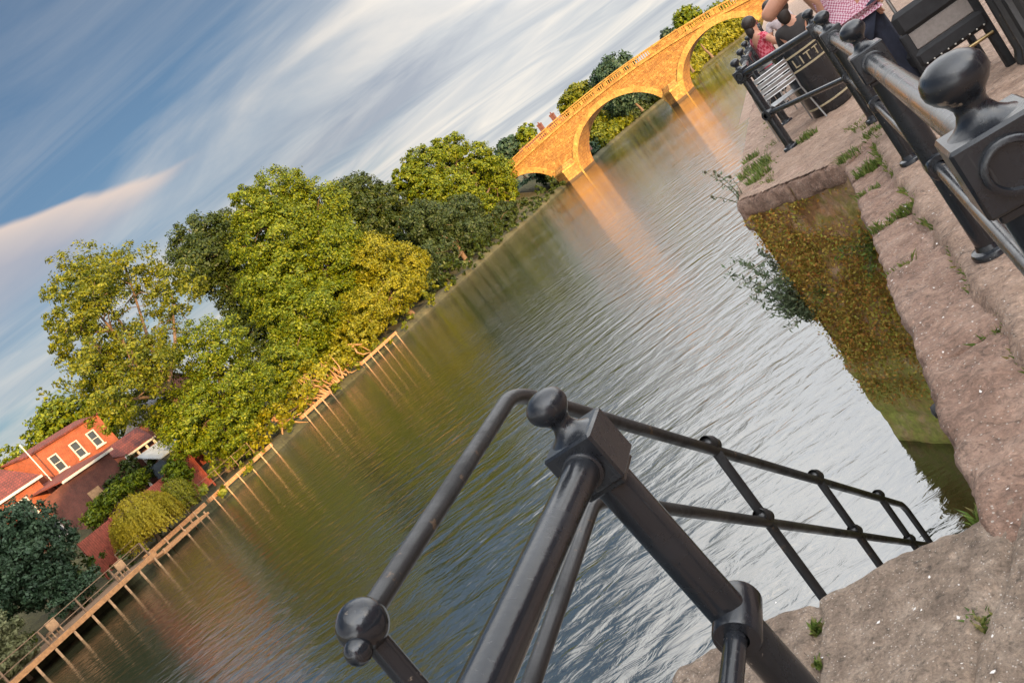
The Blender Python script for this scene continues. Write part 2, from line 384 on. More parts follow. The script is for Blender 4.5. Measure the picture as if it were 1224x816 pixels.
def rock_block(x0, x1, y0, y1, z0, z1, cell=0.04, r=0.04, amp=0.012, seed=0, freq=6.0, edge=1.0):
    """a worn stone block: fine grid on all faces, rounded arrises, noise-chipped"""
    nx = max(2, int((x1-x0)/cell)); ny = max(2, int((y1-y0)/cell)); nz = max(2, int((z1-z0)/cell))
    idx = {}; vs = []; fs = []
    def vid(i, j, k):
        key = (i, j, k)
        if key not in idx:
            p = Vector((x0+(x1-x0)*i/nx, y0+(y1-y0)*j/ny, z0+(z1-z0)*k/nz))
            q = Vector((min(max(p.x, x0+r), x1-r), min(max(p.y, y0+r), y1-r), min(max(p.z, z0+r), z1-r)))
            dlt = p - q
            nb = sum(1 for c in dlt if abs(c) > 1e-6)
            nrm = dlt.normalized() if dlt.length > 1e-6 else Vector((0, 0, 1))
            p2 = q + nrm * r
            s = Vector((p.x*freq+seed*7.3, p.y*freq, p.z*freq+seed))
            dsp = noise.fractal(s, 0.8, 2.0, 4) * amp
            if nb >= 2: dsp -= edge * amp * 1.6 * max(0, noise.noise(s*0.9 + Vector((9, 3, 1))) + 0.25)
            p2 += nrm * dsp
            idx[key] = len(vs); vs.append(p2)
        return idx[key]
    for i in range(nx):
        for j in range(ny):
            fs.append((vid(i,j,nz), vid(i+1,j,nz), vid(i+1,j+1,nz), vid(i,j+1,nz))); fs.append((vid(i,j,0), vid(i,j+1,0), vid(i+1,j+1,0), vid(i+1,j,0)))
    for i in range(nx):
        for k in range(nz):
            fs.append((vid(i,0,k), vid(i+1,0,k), vid(i+1,0,k+1), vid(i,0,k+1))); fs.append((vid(i,ny,k), vid(i,ny,k+1), vid(i+1,ny,k+1), vid(i+1,ny,k)))
    for j in range(ny):
        for k in range(nz):
            fs.append((vid(0,j,k), vid(0,j,k+1), vid(0,j+1,k+1), vid(0,j+1,k))); fs.append((vid(nx,j,k), vid(nx,j+1,k), vid(nx,j+1,k+1), vid(nx,j,k+1)))
    m = MB(); m.add(vs, fs); return m

# ------------------------------------------------------------------ camera
cam = bpy.data.cameras.new('camera'); cam_o = bpy.data.objects.new('camera', cam); COL.objects.link(cam_o)
RO, PI_ = radians(37.4), radians(8.3)
X = Vector((1, 0, 0)); U = Vector((0, sin(PI_), cos(PI_))); Fw = Vector((0, cos(PI_), -sin(PI_)))
rx = X * cos(RO) - U * sin(RO); ry = X * sin(RO) + U * cos(RO)
mw = Matrix((( rx.x, ry.x, -Fw.x, 0), (rx.y, ry.y, -Fw.y, 0), (rx.z, ry.z, -Fw.z, 4.8), (0, 0, 0, 1)))
cam_o.matrix_world = mw
cam.sensor_width = 36; cam.lens = 36 * 960 / 1224; cam.clip_start = 0.05; cam.clip_end = 6000
SC.camera = cam_o

# ------------------------------------------------------------------ light and sky
SUN_AZ, SUN_EL = radians(162), radians(10)
sl = bpy.data.lights.new('sun', 'SUN'); so = bpy.data.objects.new('sun', sl); COL.objects.link(so)
sl.energy = 5.0; sl.angle = radians(0.5); sl.color = (1.0, 0.64, 0.28)
sd = Vector((sin(SUN_AZ)*cos(SUN_EL), cos(SUN_AZ)*cos(SUN_EL), sin(SUN_EL)))
so.rotation_euler = sd.to_track_quat('Z', 'Y').to_euler(); so.location = (0, -20, 60)

wd = bpy.data.worlds.new('World'); SC.world = wd; wd.use_nodes = True
nt = wd.node_tree
for nd in list(nt.nodes): nt.nodes.remove(nd)
wo = nt.nodes.new('ShaderNodeOutputWorld'); bg = nt.nodes.new('ShaderNodeBackground'); nt.links.new(bg.outputs[0], wo.inputs[0])
sky = nt.nodes.new('ShaderNodeTexSky'); sky.sky_type = 'NISHITA'; sky.sun_disc = False
sky.sun_elevation = SUN_EL; sky.sun_rotation = SUN_AZ; sky.air_density = 1.0; sky.dust_density = 1.2; sky.ozone_density = 2.8
bg.inputs[1].default_value = 0.05
tc = nt.nodes.new('ShaderNodeTexCoord'); sp = nt.nodes.new('ShaderNodeSeparateXYZ'); nt.links.new(tc.outputs['Generated'], sp.inputs[0])
def math(op, a, b=None):
    m = nt.nodes.new('ShaderNodeMath'); m.operation = op
    for i, x in enumerate((a, b)):
        if x is None: continue
        if isinstance(x, (int, float)): m.inputs[i].default_value = x
        else: nt.links.new(x, m.inputs[i])
    return m.outputs[0]
zz = math('ADD', math('MAXIMUM', sp.outputs[2], 0.0), 0.10)
px = math('DIVIDE', sp.outputs[0], zz); py = math('DIVIDE', sp.outputs[1], zz)
cb = nt.nodes.new('ShaderNodeCombineXYZ'); nt.links.new(px, cb.inputs[0]); nt.links.new(py, cb.inputs[1])
mp = nt.nodes.new('ShaderNodeMapping'); mp.inputs['Rotation'].default_value = (0, 0, radians(8)); mp.inputs['Scale'].default_value = (0.40, 0.90, 1)
mp.inputs['Location'].default_value = (0.4, 0.3, 0)
nt.links.new(cb.outputs[0], mp.inputs[0])
c1 = noise_tex(nt, mp.outputs[0], 0.66, 6, 0.52, 1.3)
c2 = noise_tex(nt, mp.outputs[0], 1.6, 6, 0.56, 1.2)
# cloud cover thickens towards the horizon and towards upstream (right of the view)
lowc = nt.nodes.new('ShaderNodeMapRange'); lowc.inputs[1].default_value = 0.40; lowc.inputs[2].default_value = 0.16; lowc.inputs[3].default_value = -0.20; lowc.inputs[4].default_value = 0.12
nt.links.new(sp.outputs[2], lowc.inputs[0])
east = nt.nodes.new('ShaderNodeMapRange'); east.inputs[1].default_value = -0.40; east.inputs[2].default_value = 0.22; east.inputs[3].default_value = -0.10; east.inputs[4].default_value = 0.24
nt.links.new(sp.outputs[0], east.inputs[0])
ovh0 = nt.nodes.new('ShaderNodeMapRange'); ovh0.inputs[1].default_value = 0.34; ovh0.inputs[2].default_value = 0.43; ovh0.inputs[3].default_value = 0.0; ovh0.inputs[4].default_value = 0.26  # extra cloud cover added above the view, for brighter reflections in the water
nt.links.new(math('ADD', sp.outputs[2], math('MULTIPLY', sp.outputs[0], 0.7)), ovh0.inputs[0])
cov = math('ADD', math('ADD', math('ADD', math('ADD', math('MULTIPLY', c1, 0.75), math('MULTIPLY', c2, 0.25)), lowc.outputs[0]), east.outputs[0]), ovh0.outputs[0])
bck = nt.nodes.new('ShaderNodeMapRange'); bck.inputs[1].default_value = 0.35; bck.inputs[2].default_value = -0.25; bck.inputs[3].default_value = 0.0; bck.inputs[4].default_value = 0.30
nt.links.new(sp.outputs[1], bck.inputs[0])   # extra cloud behind the view, added to brighten the quay wall
cov = math('ADD', cov, bck.outputs[0])
mask = ramp(nt, cov, [(0.40, 0.0), (0.52, 0.45), (0.72, 0.92)])
wisp = noise_tex(nt, mp.outputs[0], 1.1, 7, 0.62, 1.6)
mask = math('MAXIMUM', mask, ramp(nt, wisp, [(0.46, 0.03), (0.60, 0.22), (0.72, 0.5)]))
ccol = ramp(nt, c2, [(0.3, (0.40, 0.43, 0.49)), (0.48, (0.60, 0.61, 0.62)), (0.70, (0.90, 0.83, 0.74))])
cs = nt.nodes.new('ShaderNodeVectorMath'); cs.operation = 'SCALE'; 
# unseen cloud brightness added overhead and towards the sun, to light quay and water
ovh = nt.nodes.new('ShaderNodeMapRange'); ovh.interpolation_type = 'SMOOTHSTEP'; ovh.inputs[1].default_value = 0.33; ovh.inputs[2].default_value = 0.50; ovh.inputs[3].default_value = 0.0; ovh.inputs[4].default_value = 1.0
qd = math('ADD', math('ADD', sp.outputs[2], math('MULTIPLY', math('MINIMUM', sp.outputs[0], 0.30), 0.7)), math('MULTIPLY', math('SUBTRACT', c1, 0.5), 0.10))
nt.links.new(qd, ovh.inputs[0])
sdot = nt.nodes.new('ShaderNodeVectorMath'); sdot.operation = 'DOT_PRODUCT'; sdot.inputs[1].default_value = tuple(sd); nt.links.new(tc.outputs['Generated'], sdot.inputs[0])
sund = nt.nodes.new('ShaderNodeMapRange'); sund.interpolation_type = 'SMOOTHSTEP'; sund.inputs[1].default_value = 0.0; sund.inputs[2].default_value = 1.0; sund.inputs[3].default_value = 0.0; sund.inputs[4].default_value = 4.2
nt.links.new(sdot.outputs['Value'], sund.inputs[0])
ups = nt.nodes.new('ShaderNodeMapRange'); ups.interpolation_type = 'SMOOTHSTEP'; ups.inputs[1].default_value = -0.15; ups.inputs[2].default_value = 0.25; ups.inputs[3].default_value = 0.0; ups.inputs[4].default_value = 0.20
nt.links.new(sp.outputs[0], ups.inputs[0])
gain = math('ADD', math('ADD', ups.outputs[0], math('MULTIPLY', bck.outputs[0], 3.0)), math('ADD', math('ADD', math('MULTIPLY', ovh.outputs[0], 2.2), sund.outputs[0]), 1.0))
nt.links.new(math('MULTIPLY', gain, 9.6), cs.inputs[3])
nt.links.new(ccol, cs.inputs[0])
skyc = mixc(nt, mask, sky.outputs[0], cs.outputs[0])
# a low lenticular bank downstream, warm along its upper edge
def mrange(x, a, b, lo=0.0, hi=1.0):
    m = nt.nodes.new('ShaderNodeMapRange'); m.interpolation_type = 'SMOOTHSTEP'
    for i, q in ((1, a), (2, b), (3, lo), (4, hi)):
        if isinstance(q, (int, float)): m.inputs[i].default_value = q
        else: nt.links.new(q, m.inputs[i])
    nt.links.new(x, m.inputs[0]); return m.outputs[0]
wob = noise_tex(nt, mp.outputs[0], 2.2, 4, 0.5, 0.3)
tb_ = math('ADD', math('SUBTRACT', math('SUBTRACT', 0.232, math('MULTIPLY', sp.outputs[0], 0.19)), sp.outputs[2]), math('MULTIPLY', math('SUBTRACT', wob, 0.5), 0.05))
dep_ = math('ADD', 0.02, math('MULTIPLY', math('MAXIMUM', math('SUBTRACT', -0.17, sp.outputs[0]), 0.0), 0.42))
bank = math('MULTIPLY', math('MULTIPLY', mrange(tb_, 0.0, 0.010), mrange(tb_, math('MULTIPLY', dep_, 0.3), dep_, 1.0, 0.0)), mrange(sp.outputs[0], -0.14, -0.24))
bcol = ramp(nt, math('MULTIPLY', tb_, 22.0), [(0.0, (9.0, 7.1, 5.9)), (0.5, (6.4, 5.7, 5.5)), (1.0, (4.8, 4.7, 5.2))])
skyc = mixc(nt, math('MULTIPLY', bank, 0.9), skyc, bcol)
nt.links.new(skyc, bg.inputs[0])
SC.view_settings.view_transform = 'Standard'; SC.view_settings.look = 'None'; SC.view_settings.gamma = 1.0
SC.view_settings.exposure = 1.05
SC.render.engine = 'CYCLES'
SC.cycles.max_bounces = 6; SC.cycles.diffuse_bounces = 3; SC.cycles.glossy_bounces = 3; SC.cycles.transparent_max_bounces = 6
SC.cycles.use_denoising = True
SC.cycles.caustics_reflective = True; SC.cycles.blur_glossy = 0.6; SC.cycles.sample_clamp_indirect = 3.0; SC.cycles.caustics_refractive = False

# ------------------------------------------------------------------ water and ground
m = MB(); m.add([(-900,-900,0),(900,-900,0),(900,1500,0),(-900,1500,0)], [(0,1,2,3)])
riv(tag(m.build('river_water', M['water']), kind='structure'))

BANK = [(-300,-46),(0,-46),(20,-46.2),(32,-46.3),(46,-46),(60,-47),(78,-46),(100,-45.5),(117,-45),(150,-44),(185,-43),(215,-40),(250,-30),(285,-8),(320,30),(370,90)]
def bank_pts(step=3.0):
    out = []
    for (a0,n0),(a1,n1) in zip(BANK, BANK[1:]):
        L = hypot(a1-a0, n1-n0); k = max(1, int(L/step))
        for i in range(k): out.append((a0+(a1-a0)*i/k, n0+(n1-n0)*i/k))
    out.append(BANK[-1]); return out
def bank_h(dn, a):
    w = noise.noise(Vector((a*0.07, dn*0.07, 3)))*0.4
    return 0.75*sstep(-0.3, 0.8, dn) - 0.6 + 0.6*sstep(-0.5, 0.3, dn) + (4.2+w)*sstep(3, 15, dn) + 3.2*sstep(18, 60, dn) + 9*sstep(60, 260, dn)
def terrain():
    bp = bank_pts(); offs = [-0.6,-0.2,0.1,0.5,1,2,3.5,5,7,9,11,13,16,20,26,34,46,60,90,140,260,500]
    vs = []; fs = []
    for i, (a, n) in enumerate(bp):
        a0, n0 = bp[max(0, i-1)]; a1, n1 = bp[min(len(bp)-1, i+1)]
        L = hypot(a1-a0, n1-n0); nx, ny = -(a1-a0)/L, (n1-n0)/L          # pointing away from the water
        jit = noise.noise(Vector((a*0.25, 1, 5)))*0.35
        for o_ in offs: vs.append((n + nx*(o_+jit*(o_ < 2)), a + ny*o_, bank_h(o_, a)))
    k = len(offs)
    for i in range(len(bp)-1):
        for j in range(k-1): fs.append((i*k+j, i*k+j+1, (i+1)*k+j+1, (i+1)*k+j))
    mm = MB(); mm.add(vs, fs); return mm
riv(tag(terrain().build('far_bank_ground', M['soil'], angle=180), kind='structure'))

def zq(a, n):
    """height of the quay surface"""
    hi = 3.3 + 0.03*sstep(8.5, 6.0, a) + 0.02*min(4.5, max(0, 3.85-a))
    t = sstep(-0.9, 0.25, n)
    return hi*t + 3.215*(1-t) if a < 2.4 else hi
# right bank land, one sheet at quay height behind the detailed near paving
m = MB()
m.add([(-1.6,16,3.26),(-1.6,150,3.28),(25,210,3.2),(70,262,3.0),(400,420,3.0),(400,-300,3.26),(-1.34,-300,3.2),(-1.34,-4.0,3.2),(4.5,-4.0,3.26),(4.5,16,3.26)], [(0,9,8,7,6,5,4,3,2,1)][::1])
o = riv(tag(m.build('right_bank_ground', M['pave'], smooth=False), kind='structure'))

def pavement():
    st = 0.04; vs = []; fs = []; idx = {}
    n0, n1, a0, a1 = -1.34, 4.6, -4.0, 16.2
    def inside(a, n):
        if n < -0.30: return a < 1.15 or a > 8.9 - 0 if n > -1.35 or a < 1.15 else False
        if n < -0.04: return (a < 1.15 or a > 7.55)
        return True
    Nn = int((n1-n0)/st); Na = int((a1-a0)/st)
    def vid(i, j):
        if (i, j) not in idx:
            n = n0+i*st; a = a0+j*st
            z = zq(a, n) + noise.fractal(Vector((n*3, a*3, 0)), 0.8, 2, 4)*0.016 + noise.fractal(Vector((n*11, a*5, 3)), 0.7, 2, 3)*0.010*(1 if a > 1.5 else 0.3) + noise.noise(Vector((n*0.9, a*0.9, 7)))*0.014
            # worn gully of rough stone beside the coping
            if 1.9 < a < 7.7:
                w_ = 0.05*noise.noise(Vector((1, a*2.3, 2))) + 0.03*noise.noise(Vector((4, a*9, 2)))
                z += 0.02*noise.noise(Vector((n*4, a*2.2, 2))) - 0.13*sstep(0.075+w_, -0.03+w_, n)
            idx[(i, j)] = len(vs); vs.append((n, a, z))
        return idx[(i, j)]
    for i in range(Nn):
        for j in range(Na):
            n = n0+(i+.5)*st; a = a0+(j+.5)*st
            # slanted return between the two quay lines
            ok = inside(a, n)
            if n < 0 and 7.4 < a < 9.2: ok = (n > -0.2 - (a-7.55)*0.9) and a > 7.5 and n > -1.3
            if ok: fs.append((vid(i,j), vid(i+1,j), vid(i+1,j+1), vid(i,j+1)))
    mm = MB(); mm.add(vs, fs); return mm
riv(tag(pavement().build('quay_pavement', M['pave'], angle=180), kind='structure'))

# ------------------------------------------------------------------ quay wall, landing, steps
qw = thing('quay_wall', 'mossy red sandstone river wall with rough coping blocks beside the railings', 'river wall', 0, 0, 0)
def face(p0, p1, z0, z1, course=0.42, prot=None, cell=0.05, seed=0, amp=0.03):
    L = hypot(p1[0]-p0[0], p1[1]-p0[1]); nx = max(2, int(L/cell)); nz = max(2, int((z1-z0)/cell))
    dx, dy = (p1[0]-p0[0])/L, (p1[1]-p0[1])/L; ox, oy = dy, -dx
    vs = []; fs = []
    for i in range(nx+1):
        for k in range(nz+1):
            t = L*i/nx; z = z0+(z1-z0)*k/nz
            dsp = noise.fractal(Vector((t*2.2+seed, z*2.2, seed)), 0.7, 2.1, 5)*amp
            cz = (z/course) % 1.0; row = int(z/course); cx = (t/0.8+0.5*(row % 2)+0.17*row) % 1.0
            jl = min(cz, 1-cz)*course; jx = min(cx, 1-cx)*0.8
            dsp -= 0.03*(1-sstep(0.0, 0.05, min(jl, jx)))
            if prot and z < prot[0]: dsp += prot[1]*(1-sstep(prot[0]-0.07, prot[0], z))
            vs.append((p0[0]+dx*t+ox*dsp, p0[1]+dy*t+oy*dsp, z))
    for i in range(nx):
        for k in range(nz):
            q = i*(nz+1)+k; fs.append((q, q+nz+1, q+nz+2, q+1))
    mm = MB(); mm.add(vs, fs); return mm
CN = (-1.33, 8.82); IN_ = (-0.22, 7.56)
f1 = face(CN, IN_, -0.6, 3.22, prot=(1.15, 0.05), seed=3)
f2 = face((CN[0], 150), CN, -0.6, 3.22, cell=0.6, seed=5)
f3 = face(IN_, (-0.24, 2.1), -0.6, 3.05, cell=0.09, seed=8)
f4 = face((-0.24, 2.05), (-1.30, 2.05), -0.6, 3.0, cell=0.08, seed=11)
f5 = face((-1.30, 2.05), (-1.30, -60), -0.6, 3.1, cell=0.35, seed=11)
mm = MB()
for q in (f1, f2, f3, f4, f5): mm.add(q.v, q.f)
mm.build('wall_face', M['wall'], qw, angle=180)
random.seed(3)
cop = [(2.02,3.20),(3.22,4.42),(4.44,5.305),(5.33,6.215),(6.245,6.915),(6.94,7.6)]
for i, (a0, a1) in enumerate(cop):
    z1 = [3.30, 3.285, 3.25, 3.27, 3.235, 3.26][i]; x0 = [-0.275,-0.27,-0.262,-0.255,-0.25,-0.24][i]
    rock_block(x0, 0.13, a0, a1, 2.85, z1, 0.022, 0.026, 0.020, i+1, 7.5, 0.6).build('coping_stone', M['sand'], qw, angle=180)
# slanted coping along the return and blocks along the far quay edge
ang = atan2(IN_[1]-CN[1], IN_[0]-CN[0]); Lr = hypot(IN_[0]-CN[0], IN_[1]-CN[1])
for (t0, t1, s) in ((0.0, 0.85, 21), (0.87, Lr+0.1, 22)):
    b_ = rock_block(t0, t1, -0.03, 0.42, 3.07, 3.29, 0.025, 0.028, 0.02, s, 6.0, 1.3)
    R_ = Matrix.Translation((CN[0], CN[1], 0)) @ Matrix.Rotation(ang, 4, 'Z'); b_.v = [tuple(R_ @ Vector(p)) for p in b_.v]
    b_.build('coping_stone', M['sand'], qw, angle=180)
a0 = 8.75; i = 0
while a0 < 40:
    L = random.uniform(0.7, 1.3); w = random.uniform(0.40, 0.48)
    rock_block(-1.38, -1.38+w, a0, a0+L-0.03, 2.9, 3.27+random.uniform(-.02,.03), 0.05 if a0 < 16 else 0.12, 0.05, 0.022, 40+i, 4.5, 1.6).build('coping_stone', M['sand'], qw, angle=180)
    a0 += L; i += 1
a0 = 1.08; i = 0
while a0 > -8:
    L = random.uniform(0.8, 1.3)
    rock_block(-1.39, -0.95, a0-L+0.02, a0, 2.9, 3.225+random.uniform(-.01,.015), 0.05, 0.05, 0.018, 90+i, 5, 1.0).build('coping_stone', M['sand'], qw, angle=180); a0 -= L; i += 1
# moss and creeping growth on the slanted return
def scatter_leaves(pts, nrm, size, spread, seed=0, asp=0.55, upb=0.0):
    g = np.random.default_rng(seed); n = len(pts)
    nv = nrm + g.normal(0, spread, (n, 3)); nv[:, 2] += upb; nv /= np.linalg.norm(nv, axis=1, keepdims=True)
    t = g.normal(0, 1, (n, 3)); t -= nv*(t*nv).sum(1, keepdims=True); t /= np.linalg.norm(t, axis=1, keepdims=True)
    b = np.cross(nv, t); s = (size*g.uniform(0.5, 1.45, n))[:, None]
    bend = nv*s*0.18
    V = np.stack([pts - t*s, pts + b*s*asp - bend, pts + t*s, pts - b*s*asp - bend], 1).reshape(-1, 3)
    return V, np.arange(4*n).reshape(-1, 4)
g = np.random.default_rng(11)
fx = np.array([p for p in f1.v if p[2] > 0.03]); cen = fx[g.integers(0, len(fx), 800)]
keep = np.array([noise.noise(Vector((c[0]*1.7+c[1]*1.2, 0, c[2]*1.5))) > (-0.05 if c[2] > 1.7 else 0.12) for c in cen]); cen = cen[keep]
on = np.array([-(CN[1]-IN_[1])/Lr, (CN[0]-IN_[0])/Lr, 0]); on = on if on[1] < 0 else -on
pts = (cen[:, None, :] + g.normal(0, 1, (len(cen), 34, 3))*np.array([0.07, 0.07, 0.075])).reshape(-1, 3)
prj = ((pts - np.array([CN[0], CN[1], 0])) @ on); pts = pts - on*prj[:, None] + on*np.abs(g.normal(0.02, 0.045, len(pts)))[:, None]
al = (pts[:, :2] - np.array(CN)) @ np.array([(IN_[0]-CN[0])/Lr, (IN_[1]-CN[1])/Lr]); pts = pts[(al > 0.0) & (pts[:, 2] < 3.1) & (pts[:, 2] > 0.04)]
V, F_ = scatter_leaves(pts, np.tile(on, (len(pts), 1)), 0.017, 0.8, 5)
tag(np_mesh('moss', V, F_, M['moss'], qw), 'brown and yellow-green moss covering the end face')
# end face knob
mk = MB(); mk.lathe([(0.014, -0.1), (0.014, 0.03), (0.03, 0.04), (0.034, 0.06), (0.026, 0.078), (0.0, 0.085)], 16, Matrix.Translation((-0.26, 3.35, 3.02)) @ Matrix.Rotation(-pi/2, 4, 'Y'))
kb = riv(mk.build('mooring_stud', M['iron_old'])); tag(kb, 'small round iron stud sticking out of the quay edge above the water', 'stud')

ld = thing('stone_landing', 'worn reddish stone slab landing at the head of the river steps', 'landing', 0, 0, 0)
for i, (x0, x1, y0, y1, zt) in enumerate([(-1.36,0.02,1.1,2.235,3.222)]):
    b_ = rock_block(x0, x1, y0, y1, 2.85, zt, 0.0155, 0.055, 0.014, 61+i, 7.0, 0.8)
    def crack(x, y):
        j = -0.83+0.025*noise.noise(Vector((y*4, 1, 2)))+0.02*noise.noise(Vector((y*17, 1, 2)))
        k = 2.16-1.75*(x+0.18)*-1*1.0+0.05*noise.noise(Vector((x*9, 5, 2)))
        d1 = abs(x-j); d2 = abs((y-2.16)-1.8*(x+0.16)*1.0+0.05*noise.noise(Vector((x*9, 5, 2))))*0.5
        return 0.034*max(0, 1-d1/0.026) + 0.026*max(0, 1-d2/0.022)*(x > -0.60)
    b_.v = [(x, y - (0.10*sstep(-0.9, -1.4, x)), z + ((zq(y, x)-3.215)*0.75 - crack(x, y))*(z > 3.0)) for x, y, z in b_.v]
    b_.build('landing_stone', M['land'], ld, angle=180)
st = thing('river_steps', 'stone steps leading down into the river behind the landing', 'steps', 0, 0, 0)
for k in range(15):
    y0 = 2.0+0.25*k; zt = 3.0-0.2135*k
    MB().bbox_bevel(-1.28, -0.3, y0, y0+0.34, zt-0.6, zt, 0.015).build('step', M['land'], st)
# petals / flakes on stone
g = np.random.default_rng(5); P = []
for _ in range(330):
    a, n = g.uniform(0.9, 2.15), g.uniform(-1.2, 0.5)
    if g.random() < 0.5: a, n = g.uniform(2.1, 5.5), g.uniform(-0.24, 0.35)
    P.append((n, a, (zq(a, n) if a < 1.2 or n > 0.05 else (3.222+ (zq(a,n)-3.215)*0.75 if a < 2.1 else 3.292)) + 0.006))
P = np.array(P); V, F_ = scatter_leaves(P, np.tile([0, 0, 1.0], (len(P), 1)), 0.006, 0.12, 3, 0.6)
tag(riv(np_mesh('fallen_petals', V, F_, M['petal'])), kind='stuff', label='tiny white petals scattered over the stone', cat='petals')

# ------------------------------------------------------------------ railings
KNOB = [(0.058,0),(0.046,0.006),(0.034,0.016),(0.027,0.030),(0.026,0.040),(0.032,0.052),(0.044,0.064),(0.052,0.078),(0.0535,0.090),(0.050,0.104),(0.041,0.116),(0.026,0.125),(0.010,0.1285),(0.0,0.129)]
def socket(mm, cx, cy, cz, direc, r, L, depth=0.012):
    rot = {'-y': Matrix.Rotation(pi/2, 4, 'X'), '+y': Matrix.Rotation(-pi/2, 4, 'X'), '-x': Matrix.Rotation(-pi/2, 4, 'Y'), '+x': Matrix.Rotation(pi/2, 4, 'Y')}[direc]
    mm.lathe([(r*1.02, 0), (r*1.02, L*0.8), (r*0.96, L), (r*0.80, L), (r*0.74, L-depth), (0.0, L-depth)], 28, Matrix.Translation((cx, cy, cz)) @ rot)
def make_post(parent, x, y, zg, detail=True, bosses=('-y',), low=0.53, lean=0.0):
    """cast iron post: shaft with flange, collar for the lower rail, square head with ring bosses, knob"""
    zc = 1.0
    p = MB().lathe([(0.052, 0.02), (0.052, 0.3), (0.050, 0.6), (0.050, zc-0.05)], 24).build('post', M['iron'], parent)
    p.location = (x, y, zg); p.rotation_euler = (0, 0, lean)
    f_ = MB().lathe([(0.0, -0.02), (0.085, -0.02), (0.088, 0.022), (0.082, 0.032), (0.060, 0.038), (0.054, 0.06)], 28).build('flange', M['iron'], p)
    h = MB(); h.bbox_bevel(-0.07, 0.07, -0.07, 0.07, zc-0.067, zc+0.067, 0.006); h.bbox_bevel(-0.056, 0.056, -0.056, 0.056, zc-0.085, zc-0.067, 0.004)
    for b_ in bosses:
        s = {'-y': (0, -0.07), '+y': (0, 0.07), '-x': (-0.07, 0), '+x': (0.07, 0)}[b_]
        socket(h, s[0], s[1], zc, b_, 0.048, 0.012, 0.009)
    h.build('head_box', M['iron'], p)
    MB().lathe([(r, z+zc+0.066) for r, z in KNOB], 32).build('knob', M['iron'], p)
    c = MB(); z = zc-low
    c.lathe([(0.030, -0.075), (0.056, -0.075), (0.060, -0.068), (0.060, 0.068), (0.056, 0.075), (0.030, 0.075)], 28, Matrix.Translation((0.006, 0, z)) @ Matrix.Rotation(pi/2, 4, 'X'))
    c.build('collar', M['iron'], p)
    return p
def dup_post(src, parent, x, y, zg, rot=0.0):
    c = copy_tree(src, parent); c.location = (x, y, zg); c.rotation_euler = (0, 0, rot); return c

rA = thing('quay_railing', 'black iron railing at the foreground landing with a knob-topped post and two rails', 'railing', 0, 0, 0)
AX, AY, AZG = -0.85, 1.63, 3.235
from mathutils import Quaternion
qA = Quaternion((-0.454, 0.891, 0), radians(-4.0)); HA = Vector((AX, AY, 4.205)); BA = HA - qA @ Vector((0, 0, 1.0)); CA = BA + qA @ Vector((0, 0, 0.435))
pA = make_post(rA, AX, AY, AZG, bosses=('-y',)); pA.rotation_mode = 'QUATERNION'; pA.rotation_quaternion = qA; pA.location = BA
for ch in pA.children:
    if ch.name.startswith('collar'): ch.location.z = -0.035
pA2 = dup_post(pA, rA, AX+0.03, -0.65, 3.3); pA2.rotation_quaternion = (1, 0, 0, 0)
MB().tube([(AX, AY-0.07, 4.205), (AX+0.03, -0.65, 4.3)], 0.041, 28).build('top_rail', M['iron'], rA)
MB().tube([tuple(CA+Vector((0.006, -0.02, 0))), (AX+0.036, -0.65, 3.77)], 0.0275, 24).build('lower_rail', M['iron'], rA)

rS = thing('stair_handrail', 'black iron handrail sloping down the river steps to the water', 'handrail', 0, 0, 0)
HN, SL = -1.18, tan(radians(40.5))
def bendpath(z0, ya, yb, yend):
    pts = [(HN, ya, z0), (HN, yb-0.09, z0)]
    for k in range(1, 8):
        t = k/7; pts.append((HN, yb-0.09+0.17*t, z0-0.5*SL*0.17*t*t))
    yl = yb+0.08; zl = z0-0.5*SL*0.17
    pts.append((HN, yend, zl-SL*(yend-yl))); return pts
top = bendpath(4.32, 1.10, 2.12, 5.95)
e = top[-1]
for k in range(1, 7):
    t = k/6*(pi/2-radians(40.5)); top.append((HN, e[1]+0.10*sin(t), e[2]-SL*0.10*sin(t)-0.09*(1-cos(t))*2))
top.append((HN, top[-1][1]+0.03, top[-1][2]-0.55))
MB().tube(top, 0.0245, 20).build('top_rail', M['iron_old'], rS)
midr = bendpath(3.89, 1.08, 2.12, 6.0)
MB().tube(midr, 0.0235, 20).build('mid_rail', M['iron_old'], rS)
bp = MB(); bp.tube([(HN, 1.08, 3.15), (HN, 1.08, 4.30)], 0.0255, 20); p0 = bp.build('post', M['iron'], rS)
bb = MB(); bb.ball((HN, 1.08, 4.32), 0.053, 28); bb.ball((HN+0.004, 1.028, 4.30), 0.028, 20)
bb.build('ball_joint', M['iron'], p0)
b2 = MB(); b2.ball((HN, 1.08, 3.89), 0.043, 20); b2.build('ball_joint', M['iron'], p0)
sp0 = None
for y in (3.26, 4.40, 5.50):
    zt = 4.32-SL*(y-2.15)+0.01
    s_ = MB(); s_.tube([(0, 0, -1.35), (0, 0, 0)], 0.0235, 18)
    if sp0 is None:
        sp0 = s_.build('post', M['iron_old'], rS)
        for dz in (0.0, -0.43):
            j = MB(); j.ball((0, 0, dz), 0.039, 18)
            j.lathe([(0.030, -0.055), (0.034, -0.05), (0.034, 0.05), (0.030, 0.055)], 18, Matrix.Translation((0, 0, dz)) @ Matrix.Rotation(pi/2+radians(-40.5), 4, 'X'))
            j.build('ball_joint', M['iron_old'], sp0)
        sp0.location = (HN, y, zt); c = sp0
    else:
        c = copy_tree(sp0, rS); c.location = (HN, y, zt)

